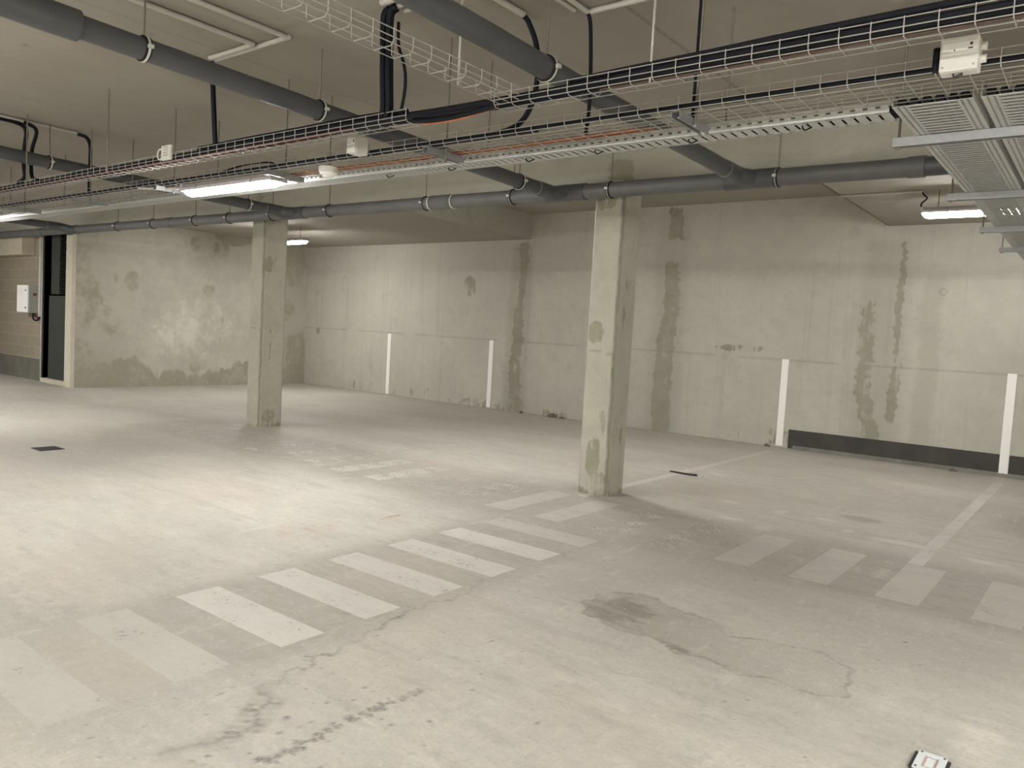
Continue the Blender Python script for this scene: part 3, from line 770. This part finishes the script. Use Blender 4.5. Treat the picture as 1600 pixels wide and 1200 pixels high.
branch(-2.27, [(-2.27, 0.9, 2.665), (-2.27, 3.0, 2.625), (-2.27, 5.38, 2.582)], rb, 'grey branch drain pipe crossing the ceiling right of centre', -2.27)
branch(-7.68, [(-7.68, 0.5, 2.70), (-7.68, 3.0, 2.645), (-7.68, 5.38, 2.60)], rb, 'grey branch drain pipe meeting the collector above the far left column', -7.68)
branch(-13.5, [(-13.5, 0.5, 2.72), (-13.5, 3.0, 2.68), (-13.5, 5.38, 2.655)], rb, 'grey branch drain pipe joining the collector near the door', -13.5)

def hanger(x, y, zc, r, axis, ztop, label, group):
    t = thing('pipe_hanger', (x, y, zc), label, 'pipe hanger', group)
    MB().ring((x, y, zc), axis, r+0.001, 0.028, 0.007).build('rubber_liner', M['rubber'], t, loc=(x, y, zc))
    mb = MB()
    # full band: dull on the collector, pale on the branches
    mb.ring((x, y, zc), axis, r+0.007, 0.012, 0.003)
    mb.build('clamp_band', M['band_grey'] if abs(axis[0]) > 0.5 else M['clip_white'], t, loc=(x, y, zc))
    if abs(axis[0]) > 0.5:
        MB().box(x-0.012, x+0.012, y-r-0.026, y-r-0.004, zc-0.008, zc+0.008).build('bolt_lug', M['clip_white'], t, loc=(x, y, zc))
    else:
        MB().box(x+r+0.004, x+r+0.026, y-0.012, y+0.012, zc-0.008, zc+0.008).build('bolt_lug', M['clip_white'], t, loc=(x, y, zc))
    MB().tube([(x, y, zc+r+0.004), (x, y, ztop)], 0.005, 6).build('rod', M['rod'], t, loc=(x, y, zc))
    return t
hl = [(-11.9, 'first to the right of the door'), (-10.85, 'second to the right of the door'), (-9.75, 'third to the right of the door'), (-8.95, 'just left of the far left column'), (-8.05, 'just right of the far left column'), (-7.0, 'first past the left tee'), (-5.52, 'beside the pale coupling'), (-4.42, 'just left of the middle tee'), (-3.40, 'in front of the near column'), (-2.02, 'just right of the right hand tee')]
for x, l in hl:
    hanger(x, YP, zp(x), R, (1, 0, 0), ZC, 'pipe hanger on the collector drain pipe, '+l, 'collector pipe hangers')
for x, y, z, l in ((-3.9, 1.93, 2.645, 'left of centre branch pipe, nearest the viewer'), (-3.9, 3.0, 2.622, 'left of centre branch pipe, just before the wire trays'), (-3.9, 4.98, 2.572, 'left of centre branch pipe, beyond the trays'),
                   (-2.27, 3.06, 2.625, 'right of centre branch pipe, just before the wire trays'),
                   (-7.68, 2.98, 2.648, 'far left branch pipe, before the wire trays'), (-7.68, 5.0, 2.61, 'far left branch pipe, beyond the trays'), (-13.5, 4.6, 2.665, 'branch pipe near the door')):
    hanger(x, y, z, rb, (0, 1, 0), ZC, 'pipe hanger on the '+l, 'branch pipe hangers')

# ------------------------------------------------------------------ wire trays
def wire_tray(name, axis, a, b, near, width, z0, hgt, nbot, label, far_h=None, mid=True, rw=0.0021):
    """U-shaped mesh tray; axis 'x': runs a..b along X with its near wall at Y=near"""
    sg = 1 if width > 0 else -1
    W = abs(width)
    def P(u, w, z): return (u, near+sg*w, z) if axis == 'x' else (near+sg*w, u, z)
    mb = MB(); fh = far_h if far_h is not None else hgt
    longs = [(0, z0+hgt), (0, z0+0.004), (W, z0+fh)]
    if mid: longs += [(0, z0+hgt*0.48)]
    longs += [(W*k/(nbot-1), z0) for k in range(1, nbot)]
    for w, z in longs: mb.tube([P(a, w, z), P(b, w, z)], rw, 5)
    n = int(round((b-a)/0.1))
    for k in range(n+1):
        u = a+0.1*k
        if u > b: break
        mb.tube([P(u, -0.003, z0+hgt+0.003), P(u, -0.003, z0+0.012), P(u, 0.010, z0-0.003), P(u, W-0.010, z0-0.003), P(u, W+0.003, z0+0.012), P(u, W+0.003, z0+fh+0.003)], rw, 5)
    o = mb.build(name, M['wire'])
    return tag(o, label, 'cable tray', 'wire mesh cable trays')
wire_tray('wire_mesh_tray', 'x', -2.33, 1.5, 2.76, 0.10, 2.378, 0.056, 3, 'narrow wire mesh tray with a thick black cable bundle, right hand length')
wire_tray('wire_mesh_tray', 'x', -13.9, -2.90, 2.76, 0.10, 2.382, 0.058, 3, 'narrow wire mesh tray carrying red and black cables, left hand length')
wire_tray('wire_mesh_tray', 'x', -13.9, 1.5, 3.14, 0.30, 2.363, 0.055, 7, 'wide wire mesh tray running beside the slotted steel tray')
wire_tray('wire_mesh_tray', 'y', 0.6, 2.76, -2.19, -0.11, 2.384, 0.056, 3, 'short empty wire mesh tray crossing towards the narrow tray at top')

# slotted sheet-steel tray beside it
def sheet_tray(name, axis, a, b, near, W, z0, hgt, m_, label, cap=False):
    loc = (0, near, z0) if axis == 'x' else (near, 0, z0)
    mb = MB(); th = 0.0015
    def bx_(u0, u1, w0, w1, za, zb):
        if axis == 'x': mb.box(u0, u1, near+w0, near+w1, z0+za, z0+zb)
        else: mb.box(near+w0, near+w1, u0, u1, z0+za, z0+zb)
    bx_(a, b, 0, W, 0, th); bx_(a, b, 0, th, th, hgt); bx_(a, b, W-th, W, th, hgt)
    bx_(a, b, 0, 0.008, hgt, hgt+th); bx_(a, b, W-0.008, W, hgt, hgt+th)
    o = mb.build(name, m_, loc=loc)
    return tag(o, label, 'cable tray', 'slotted steel cable trays')
sheet_tray('slotted_cable_tray', 'x', -13.9, -0.83, 3.51, 0.15, 2.352, 0.045, M['tray_small'], 'long galvanised slotted cable tray running beside the wide mesh tray')
for xn, l in ((-0.80, 'left of the two wide slotted trays crossing at right'), (-0.490, 'right of the two wide slotted trays, running off the picture edge')):
    sheet_tray('wide_cable_tray', 'y', 3.42, 9.3, xn, 0.285, 2.342, 0.055, M['tray_wide'], l)
st_ = bpy.data.objects['slotted_cable_tray']
for x in (-1.20, -2.29, -2.75, -3.35, -3.9, -1.75):
    MB().tube(bez([(x, 3.565, 2.3535), (x+0.004, 3.562, 2.340), (x+0.012, 3.575, 2.334), (x+0.030, 3.60, 2.3505)], 5), 0.0035, 6).build('cable_tie', M['rubber'], st_)
# hangers of the trays
def trapeze(x, label):
    t = thing('trapeze_hanger', (x, 3.3, 2.33), label, 'tray hanger', 'trapeze hangers')
    mb = MB(); y0, y1, z0 = 3.115, 3.415, 2.322
    mb.box(x-0.020, x+0.020, y0, y1, z0+0.030, z0+0.033)
    for s in (-1, 1):
        mb.box(x+s*0.020-0.0015, x+s*0.020+0.0015, y0, y1, z0, z0+0.033)
        mb.box(x+s*0.0145-0.0055, x+s*0.0145+0.0055, y0, y1, z0, z0+0.003)
    mb.build('channel', M['galv'], t, loc=(x, 3.3, 2.33))
    MB().tube([(x+0.03, 3.252, z0-0.012), (x+0.03, 3.252, ZC)], 0.0055, 6).build('rod', M['rod'], t, loc=(x, 3.3, 2.33))
    MB().tube([(x, 3.646, 2.356), (x, 3.646, ZC)], 0.0055, 6).build('rod', M['rod'], t, loc=(x, 3.3, 2.33))
    MB().tube([(x+0.03, 3.252, z0-0.008), (x+0.03, 3.252, z0)], 0.010, 6).build('nut', M['galv'], t, loc=(x, 3.3, 2.33))
    return t
for x, l in ((-1.60, 'tray hanger at right, just left of the wide trays'), (-3.11, 'tray hanger just left of the gap in the narrow mesh tray'), (-4.60, 'tray hanger between the smoke detector and the lamp'),
             (-6.06, 'tray hanger at the left end of the lamp'), (-7.52, 'tray hanger second to the left of the lamp'), (-9.0, 'tray hanger third to the left of the lamp'), (-10.47, 'tray hanger at the left edge of the picture')):
    trapeze(x, 'galvanised '+l)
for x, y, z, l in ((-1.56, 2.80, 2.378, 'right of the big drain pipe'), (-6.02, 2.73, 2.382, 'by the small tag box'), (-7.5, 2.73, 2.382, 'left of the small tag box'), (-9.0, 2.73, 2.382, 'at the picture edge, left')):
    o = MB().tube([(x, y, z), (x, y, ZC)], 0.0055, 6).build('hanging_rod', M['wire'] if x > -2 else M['rod'], loc=(x, y, z))
    tag(o, 'threaded rod holding the narrow mesh tray, '+l, 'rod', 'narrow tray rods')
o = MB().tube([(-2.29, 2.47, 2.384), (-2.29, 2.47, ZC)], 0.0055, 6).build('hanging_rod', M['wire'], loc=(-2.29, 2.47, 2.384))
tag(o, 'pale threaded rod holding the short crossing mesh tray', 'rod', 'narrow tray rods')
# struts under the wide trays
sl = ['first strut, nearest the viewer', 'second strut from the viewer', 'third strut from the viewer', 'fourth strut, nearest the back wall']
for k, y in enumerate((3.92, 5.36, 6.76, 8.0)):
    t = thing('hanging_strut', (-0.4, y, 2.3), 'galvanised channel under the wide slotted trays, '+sl[k], 'tray strut', 'wide tray struts')
    mb = MB(); z0 = 2.301
    mb.box(-0.895, 0.5, y-0.0205, y+0.0205, z0+0.038, z0+0.040)
    for s in (-1, 1):
        mb.box(-0.895, 0.5, y+s*0.0205-0.0012, y+s*0.0205+0.0012, z0, z0+0.040)
        mb.box(-0.895, 0.5, y+s*0.015-0.006, y+s*0.015+0.006, z0, z0+0.0025)
    mb.build('channel', M['galv'], t, loc=(-0.4, y, 2.3))
    MB().tube([(-0.875, y, z0-0.01), (-0.875, y, ZC)], 0.0055, 6).build('rod', M['rod'], t, loc=(-0.4, y, 2.3))
    MB().tube([(0.47, y, z0-0.01), (0.47, y, ZC)], 0.0055, 6).build('rod', M['rod'], t, loc=(-0.4, y, 2.3))

# ------------------------------------------------------------------ cables
def cable(pts, r, m_, label, group=None, n=10, name='cable', sides=8):
    o = MB().tube(bez(pts, n), r, sides).build(name, M[m_], smooth=True)
    return tag(o, label, 'cable', group)
rc = random.Random(5)
def lay(x0, x1, y, z, step=0.5, jy=0.004, jz=0.002):
    n = max(2, int(abs(x1-x0)/step)); return [(x0+(x1-x0)*k/n, y+rc.uniform(-jy, jy), z+rc.uniform(-jz, jz)) for k in range(n+1)]
cable([(1.5, 2.786, 2.418), (0, 2.786, 2.418), (-0.9, 2.786, 2.418), (-1.5, 2.786, 2.416), (-1.75, 2.785, 2.41)]+lay(-2.0, -2.3, 2.785, 2.405)+[(-2.6, 2.78, 2.405), (-2.9, 2.785, 2.412), (-3.2, 2.787, 2.417)]+lay(-3.5, -13.8, 2.788, 2.419, .5, .001), 0.0185, 'cable', 'thick black cable lying in the narrow mesh tray, outermost of its bundle', 'tray cables')
cable([(1.5, 2.83, 2.418), (0, 2.83, 2.418), (-1.5, 2.83, 2.415)]+lay(-2.0, -2.3, 2.825, 2.40)+[(-2.6, 2.82, 2.405), (-2.9, 2.825, 2.405)]+lay(-3.2, -13.8, 2.830, 2.419, .5, .001), 0.0185, 'cable', 'thick black cable lying along the far side of the narrow mesh tray', 'tray cables')
cable([(1.5, 2.80, 2.462), (0, 2.80, 2.464), (-0.9, 2.805, 2.460), (-1.3, 2.806, 2.452), (-1.7, 2.807, 2.446), (-1.95, 2.807, 2.440)], 0.016, 'cable', 'black cable heaped on top of the bundle in the narrow mesh tray, right', 'tray cables')
cable([(-2.34, 2.79, 2.39), (-2.45, 2.78, 2.375), (-2.6, 2.775, 2.362), (-2.75, 2.78, 2.368), (-2.88, 2.79, 2.385)], 0.012, 'cable', 'black cable sagging through the gap in the narrow mesh tray')
cable([(-2.34, 2.80, 2.386), (-2.47, 2.785, 2.364), (-2.6, 2.775, 2.350), (-2.76, 2.785, 2.357), (-2.88, 2.80, 2.38)], 0.005, 'cable_orange', 'thin orange cable sagging through the gap in the narrow mesh tray')
cable([(-2.95, 2.812, 2.445)]+lay(-3.3, -4.4, 2.809, 2.455)+[(-4.9, 2.809, 2.450)], 0.017, 'cable', 'black cable heaped on the narrow tray left of the drop bundle', 'tray cables')
cable(lay(-3.3, -13.7, 2.772, 2.391, 0.4, .002, .001), 0.006, 'cable_red', 'dull red cable along the near edge of the narrow mesh tray', 'red tray cables')
cable(lay(-3.6, -13.7, 2.809, 2.389, 0.4, .001, .001), 0.005, 'cable_red', 'dull red cable beside the near one in the narrow mesh tray', 'red tray cables')
cable(lay(1.5, -1.8, 2.812, 2.390, 0.5, .001), 0.005, 'cable_brown', 'brownish red cable under the black bundle at right', 'red tray cables')
cable(lay(1.5, -13.8, 3.160, 2.383, 0.4, .003), 0.0135, 'cable', 'black cable along the near edge of the wide mesh tray', 'tray cables')
cable(lay(-2.4, -13.8, 3.19, 2.380, 0.4, .006), 0.010, 'cable', 'second black cable in the wide mesh tray, left part', 'tray cables')
cable(lay(-1.85, -4.3, 3.40, 2.372, 0.3, .006), 0.006, 'cable_orange', 'orange cable in the wide mesh tray beside the slotted tray', 'orange tray cables')
cable(lay(-1.9, -5.0, 3.375, 2.372, 0.3, .008), 0.006, 'cable_orange', 'orange cable next to the first in the wide mesh tray', 'orange tray cables')
cable(lay(-3.0, -6.5, 3.35, 2.372, 0.3, .008), 0.005, 'cable_orange', 'orange cable in the wide mesh tray behind the smoke detector', 'orange tray cables')
cable(lay(-2.15, -2.75, 3.42, 2.376, 0.3, .003), 0.007, 'cable', 'short black cable beside the orange ones in the wide mesh tray')
for k, y in enumerate((3.535, 3.565, 3.595, 3.625)):
    cable(lay(-0.75, -13.8, y, 2.369, 0.8, .002), 0.0135, 'cable', 'black power cable inside the slotted tray', 'cables inside the slotted tray', sides=6)
for xn in (-0.80, -0.49):
    for w in (0.03, 0.075, 0.12, 0.165, 0.21, 0.252):
        o = MB().tube([(xn+w, 3.45, 2.366), (xn+w, 5.0, 2.366), (xn+w, (7.9 if w < 0.05 or w > 0.22 else 6.4), 2.366)], 0.020, 6).build('cable', M['cable'])
        tag(o, 'black power cable lying along the side of a wide slotted tray', 'cable', 'cables inside the wide trays')
# drops from the ceiling
for k, (x, y, dx) in enumerate(((-3.096, 2.75, 0), (-3.066, 2.772, 0.001), (-3.044, 2.742, -0.002))):
    cable([(x+0.05, y, 2.955), (x+0.012, y, 2.93), (x+dx, y+0.01, 2.82), (x+dx*2, y+0.02, 2.62), (x+dx, y+0.03, 2.47), (x-0.02, y+0.03, 2.42)], 0.0165, 'cable', ['thick black cable dropping to the narrow tray, left of a bundle of three', 'thick black cable dropping to the narrow tray, middle of a bundle of three', 'thick black cable dropping to the narrow tray, right of a bundle of three'][k], 'drop bundle')
cable([(-3.03, 2.80, 2.90), (-3.02, 2.80, 2.78), (-2.985, 2.81, 2.68), (-2.97, 2.81, 2.58), (-2.99, 2.81, 2.46), (-3.02, 2.82, 2.41)], 0.009, 'cable', 'thin black cable bowing out beside the drop bundle')
cable([(-2.51, 3.17, 2.955), (-2.50, 3.20, 2.93), (-2.46, 3.22, 2.82), (-2.44, 3.22, 2.68), (-2.46, 3.22, 2.55), (-2.50, 3.20, 2.45), (-2.58, 3.18, 2.40), (-2.75, 3.17, 2.385)], 0.014, 'cable', 'thick black cable curving down from a conduit to the wide mesh tray')
cable([(-2.215, 3.31, 2.955), (-2.205, 3.32, 2.90), (-2.195, 3.33, 2.7), (-2.19, 3.33, 2.5), (-2.20, 3.33, 2.37)], 0.010, 'cable', 'black cable dropping from the conduit corner to the wide mesh tray')
cable([(-1.60, 3.30, ZC), (-1.602, 3.30, 2.8), (-1.605, 3.305, 2.6), (-1.61, 3.31, 2.36)], 0.011, 'cable', 'straight black cable dropping from the ceiling beside the right tray hanger')
cable([(-4.64, 2.73, 2.95), (-4.65, 2.74, 2.92), (-4.655, 2.75, 2.8), (-4.655, 2.77, 2.55), (-4.67, 2.79, 2.42)], 0.016, 'cable', 'thick black cable dropping behind the left of centre drain pipe')
cable([(-7.735, 2.5, 2.945), (-7.735, 2.72, 2.945), (-7.75, 2.81, 2.90), (-7.77, 2.81, 2.75), (-7.78, 2.81, 2.6), (-7.76, 2.81, 2.49), (-7.9, 2.81, 2.45)], 0.018, 'cable', 'black cable dropping to the narrow tray by the far left pipe, left strand')
cable([(-7.66, 2.76, 2.945), (-7.66, 2.86, 2.90), (-7.755, 2.865, 2.75), (-7.76, 2.86, 2.6), (-7.70, 2.85, 2.49), (-7.5, 2.82, 2.45)], 0.016, 'cable', 'black cable dropping to the narrow tray by the far left pipe, right strand')
cable([(-7.69, 3.22, 2.95), (-7.64, 3.27, 2.93), (-7.60, 3.29, 2.85), (-7.60, 3.29, 2.65), (-7.60, 3.29, 2.39)], 0.016, 'cable', 'black cable dropping to the wide mesh tray beyond the far left pipe')
cable([(-5.45, 3.22, 2.39), (-5.2, 3.23, 2.43), (-4.95, 3.23, 2.445), (-4.7, 3.22, 2.43), (-4.6, 3.21, 2.39)], 0.006, 'cable', 'thin black cable arching above the wide mesh tray over the lamp')
cable([(-1.64, 8.50, 2.955), (-1.625, 8.50, 2.93), (-1.60, 8.52, 2.90), (-1.645, 8.54, 2.86), (-1.655, 8.56, 2.83)], 0.008, 'cable', 'short curly black cable feeding the right hand lamp')

# surface conduits
def conduit(pts, label, r=0.0145, m_='conduit', name='conduit'):
    o = MB().tube(pts, r, 10).build(name, M[m_], smooth=True)
    return tag(o, label, 'conduit', 'ceiling conduits')
zc_ = ZC-0.0155
conduit([(-4.165, 0.9, zc_), (-4.165, 2.71, zc_)], 'pale conduit on the ceiling, left one of a parallel pair')
conduit([(-3.885, 0.9, zc_), (-3.885, 2.745, zc_)], 'pale conduit on the ceiling, right one of a parallel pair')
conduit([(-4.63, 2.745, zc_), (-3.87, 2.745, zc_)], 'pale conduit on the ceiling joining the ends of the parallel pair')
conduit([(-4.63, 2.710, zc_), (-4.18, 2.710, zc_)], 'short pale conduit on the ceiling ending at a black drop cable')
for k, y in enumerate((2.70, 2.76, 2.82)):
    conduit([(-3.05+0.02*k, y, zc_), (-2.0, y, zc_)], ['nearest', 'middle', 'farthest'][k]+' of three short conduits feeding the drop bundle', 0.017)
conduit([(-2.515, 1.0, zc_), (-2.515, 3.17, zc_)], 'pale conduit on the ceiling ending at the curving black cable', 0.016)
conduit([(-2.26, 1.0, zc_), (-2.26, 3.25, zc_)], 'pale conduit right of the big pipe, left of a close pair', 0.013)
conduit([(-2.215, 1.0, zc_), (-2.215, 3.32, zc_)], 'pale conduit right of the big pipe, meeting the crosswise conduit', 0.013)
conduit([(-2.20, 3.31, zc_), (-0.2, 3.31, zc_)], 'pale conduit running crosswise from the conduit corner')
conduit([(-7.70, 0.9, zc_), (-7.70, 3.24, zc_)], 'thin conduit on the ceiling above the far left pipe', 0.012)
conduit([(-2.405, 8.49, zc_), (-1.64, 8.49, zc_)], 'thin pale conduit under the lower slab feeding the right lamp', 0.011)
conduit([(-5.84, 3.24, 2.335), (-6.35, 3.13, 2.352)], 'short pale conduit reaching the left end of the lamp', 0.010)
conduit([(-15.505, 5.895, 1.18), (-15.505, 5.895, 2.62)], 'pale vertical conduit on the block wall beside the door', 0.028)
conduit([(-15.455, 5.908, 0.0), (-15.455, 5.908, 2.62)], 'thin pale vertical conduit right beside the door frame', 0.013)

# ------------------------------------------------------------------ boxes on the trays
def junction_box(x0, x1, y0, y1, z0, z1, label, big=False):
    loc = ((x0+x1)/2, (y0+y1)/2, z0)
    t = thing('junction_box', loc, label, 'junction box')
    MB().box(x0, x1, y0+0.012, y1, z0, z1).build('box_body', M['plastic_white'], t, loc=loc, bevel=0.006)
    MB().box(x0+0.001, x1-0.001, y0, y0+0.013, z0+0.001, z1-0.001).build('lid', M['plastic_white'], t, loc=loc, bevel=0.004)
    w, h = x1-x0, z1-z0
    MB().box(x0+0.07*w, x1-0.05*w, y0-0.001, y0, z0+0.50*h, z0+0.84*h).build('label_plate', M['plastic_label'], t, loc=loc)
    if big:
        pr = MB()
        pr.box(x0+0.76*w, x0+0.83*w, y0-0.0016, y0-0.0008, z0+0.72*h, z0+0.80*h)
        pr.box(x0+0.72*w, x0+0.84*w, y0-0.0016, y0-0.0008, z0+0.61*h, z0+0.65*h)
        pr.box(x0+0.36*w, x0+0.40*w, y0-0.0016, y0-0.0008, z0+0.60*h, z0+0.645*h)
        pr.box(x0+0.08*w, x0+0.28*w, y0-0.0016, y0-0.0008, z0+0.575*h, z0+0.583*h)
        pr.build('print', M['dark'], t, loc=loc)
        for zz in (0.35, 0.72):
            MB().tube([(x1, (y0+y1)/2, z0+zz*h), (x1+0.018, (y0+y1)/2, z0+zz*h)], 0.014, 10).build('gland', M['plastic_white'], t, loc=loc)
        MB().tube([(x0-0.016, (y0+y1)/2+0.01, z0+0.1), (x0-0.016, (y0+y1)/2+0.01, z0+0.02)], 0.013, 8).build('cable_tail', M['cable'], t, loc=loc)
        for sx in (0.1, 0.88):
            MB().tube([(x0+sx*w, y0+0.001, z0+0.14*h), (x0+sx*w, y0-0.002, z0+0.14*h)], 0.004, 8).build('screw', M['plastic_grey'], t, loc=loc)
        MB().tube([(x0+0.35*w, y0+0.03, z0+0.004), (x0+0.38*w, y0+0.03, z0-0.014), (x0+0.6*w, y0+0.03, z0-0.004)], 0.005, 6).build('cable_tie', M['dark'], t, loc=loc)
    else:
        pr = MB(); pr.box(x0+0.80*w, x0+0.88*w, y0-0.0016, y0-0.0008, z0+0.58*h, z0+0.76*h)
        pr.box(x0+0.15*w, x0+0.55*w, y0-0.0016, y0-0.0008, z0+0.56*h, z0+0.58*h)
        pr.build('print', M['dark'], t, loc=loc)
    return t
junction_box(-0.575, -0.455, 3.055, 3.125, 2.335, 2.447, 'white junction box with a printed label at the upper right', True)
junction_box(-3.675, -3.60, 3.03, 3.132, 2.352, 2.452, 'small white junction box clipped to the wide mesh tray near centre')

t = thing('smoke_detector', (-4.125, 3.26, 2.36), 'round white smoke detector under the trays right of the lamp', 'smoke detector')
def lathe(prof, c, n=28):
    mb = MB()
    for r, z in prof:
        for k in range(n):
            a = 2*PI*k/n; mb.v.append((c[0]+r*math.cos(a), c[1]+r*math.sin(a), c[2]+z))
    for i in range(len(prof)-1):
        for k in range(n):
            k2 = (k+1) % n; mb.f.append((i*n+k, i*n+k2, (i+1)*n+k2, (i+1)*n+k))
    mb.f.append(tuple(range(n))); mb.f.append(tuple((len(prof)-1)*n+k for k in range(n)))
    return mb
cdt = (-4.125, 3.26, 2.345)
lathe([(0.060, 0.012), (0.062, 0.0), (0.060, -0.022), (0.055, -0.026)], cdt).build('base', M['plastic_white'], t, loc=(-4.125, 3.26, 2.36), smooth=True)
lathe([(0.053, -0.026), (0.05, -0.036), (0.034, -0.044), (0.030, -0.054), (0.012, -0.058)], cdt).build('sensor_head', M['plastic_label'], t, loc=(-4.125, 3.26, 2.36), smooth=True)

t = thing('tag_box', (-5.18, 2.74, 2.40), 'small pale ventilated box hanging on the narrow tray above the lamp', 'box')
MB().box(-5.25, -5.13, 2.735, 2.752, 2.392, 2.490).build('box_body', M['plastic_white'], t, loc=(-5.18, 2.74, 2.40), bevel=0.003)
mb = MB()
for k in range(4): mb.box(-5.22, -5.16, 2.7335, 2.7345, 2.420+k*0.017, 2.427+k*0.017)
mb.build('slots', M['plastic_grey'], t, loc=(-5.18, 2.74, 2.40))
o = MB().tube(bez([(-5.29+0.035*math.cos(a*PI/6), 2.75, 2.44+0.035*math.sin(a*PI/6)) for a in range(13)], 3), 0.006, 6).build('cable_loop', M['plastic_white'], t, smooth=True)

t = thing('distribution_box', (-15.8, 5.85, 1.24), 'white fronted electrical box with grey side on the block wall', 'electrical box')
MB().box(-16.03, -15.56, 5.735, 5.925, 1.24, 1.73).build('box_body', M['plastic_grey'], t, loc=(-15.8, 5.85, 1.24))
MB().box(-16.04, -15.575, 5.71, 5.737, 1.245, 1.735).build('front_door', M['plastic_label'], t, loc=(-15.8, 5.85, 1.24), bevel=0.005)
MB().box(-15.5595, -15.5580, 5.80, 5.86, 1.55, 1.60).build('red_sticker', M['cable_red'], t, loc=(-15.8, 5.85, 1.24))
for z in (1.33, 1.64):
    MB().tube([(-15.64, 5.711, z), (-15.64, 5.703, z)], 0.018, 8).build('lock', M['dark'], t, loc=(-15.8, 5.85, 1.24))
MB().box(-15.92, -15.76, 5.707, 5.7105, 1.58, 1.66).build('label_plate', M['strip'], t, loc=(-15.8, 5.85, 1.24))
cable([(-15.60, 5.83, 1.235), (-15.595, 5.82, 1.15), (-15.55, 5.84, 1.11), (-15.51, 5.87, 1.12), (-15.50, 5.895, 1.175)], 0.016, 'cable', 'black cable looping under the electrical box to the conduit')
cable([(-15.66, 5.88, 1.235), (-15.65, 5.88, 1.17), (-15.58, 5.885, 1.15), (-15.55, 5.90, 1.19)], 0.012, 'cable_red', 'dull red cable under the electrical box')

# ------------------------------------------------------------------ things on the floor
t = thing('drain_cover', (-8.02, 3.14, 0), 'small dark drain cover in the floor at left', 'drain cover')
MB().box(-8.13, -7.91, 3.03, 3.25, 0.0, 0.004).build('frame', M['cover_dark'], t, loc=(-8.02, 3.14, 0))
mb = MB()
for k in range(7): mb.box(-8.11+0.029*k, -8.11+0.029*k+0.018, 3.05, 3.23, 0.004, 0.007)
mb.build('grate', M['cover_dark'], t, loc=(-8.02, 3.14, 0))
o = MB().prism([(-3.60, 7.43), (-3.35, 7.40), (-3.29, 7.43), (-3.33, 7.51), (-3.40, 7.47), (-3.60, 7.46)], 0.0025, 0.012, 'z').build('flat_bar', M['cover_dark'])
tag(o, 'short dark flat bar lying across the bay line past the near column', 'bar')
t = thing('floor_sensor', (-0.378, 2.86, 0), 'small white framed plate with dark sides lying on the floor at bottom right', 'plate')
L_ = (-0.378, 2.86, 0)
MB().box(-0.432, -0.324, 2.80, 2.926, 0.0, 0.008).build('dark_pad', M['cover_dark'], t, loc=L_, bevel=0.002)
mb = MB()
x0, x1, y0, y1, zz0, zz1 = -0.420, -0.334, 2.795, 2.928, 0.008, 0.014
mb.box(x0, x0+0.022, y0, y1, zz0, zz1); mb.box(x1-0.022, x1, y0, y1, zz0, zz1); mb.box(x0+0.022, x1-0.022, y1-0.020, y1, zz0, zz1); mb.box(x0+0.022, x1-0.022, y0, y0+0.02, zz0, zz1)
mb.build('bezel', M['plate_pale'], t, loc=L_)
MB().box(x0+0.022, x1-0.022, y0+0.02, y1-0.020, 0.008, 0.0095).build('inset', M['plate_pink'], t, loc=L_)
MB().box(-0.390, -0.366, 2.83, 2.897, 0.0095, 0.0105).build('inset_label', M['plate_pale'], t, loc=L_)
for sx, sy in ((x0+0.009, y1-0.009), (x1-0.009, y1-0.009), (x0+0.009, y0+0.009), (x1-0.009, y0+0.009)):
    MB().tube([(sx, sy, zz1), (sx, sy, zz1+0.0015)], 0.004, 10).build('screw', M['dark'], t, loc=L_)
# crumbs of mortar along the foot of the back wall
for k, (x, s, l) in enumerate(((-7.35, 0.09, 'left of the near column'), (-7.15, 0.05, 'just right of the bigger one by the back wall'), (-3.72, 0.05, 'left of the third marker strip'), (-8.0, 0.05, 'under the damp streak by the second strip'), (-1.45, 0.05, 'in front of the black painted band'))):
    mb = MB(); c = Vector((x, YW-0.10, 0)); rr = random.Random(k)
    pts = []
    for i in range(3):
        for j in range(7):
            a = 2*PI*j/7; q = s*(1, 0.8, 0.35)[i]*rr.uniform(0.7, 1.15)
            pts.append((c.x+q*math.cos(a), c.y+q*math.sin(a)*0.7, (0.0, 0.35, 0.75)[i]*s*rr.uniform(0.8, 1.1)))
    mb.v = pts
    for i in range(2):
        for j in range(7):
            j2 = (j+1) % 7; mb.f.append((i*7+j, i*7+j2, (i+1)*7+j2, (i+1)*7+j))
    mb.f.append(tuple(range(7))); mb.f.append(tuple(range(14, 21)))
    tag(mb.build('rubble_lump', M['rubble']), 'mortar lump by the back wall, '+l, 'rubble', 'mortar lumps')

# ------------------------------------------------------------------ light and view
w = bpy.data.worlds.new('world'); S.world = w; w.use_nodes = True
w.node_tree.nodes['Background'].inputs[0].default_value = (0.5, 0.48, 0.45, 1)
w.node_tree.nodes['Background'].inputs[1].default_value = 0.02
S.view_settings.view_transform = 'Standard'
S.view_settings.look = 'None'
S.view_settings.exposure = 2.42
S.view_settings.gamma = 1.0
S.view_settings.use_curve_mapping = False
S.cycles.use_denoising = True
S.cycles.max_bounces = 10
S.cycles.diffuse_bounces = 6
S.cycles.transparent_max_bounces = 24
S.cycles.caustics_reflective = False
S.cycles.caustics_refractive = False
S.cycles.sample_clamp_indirect = 4.0
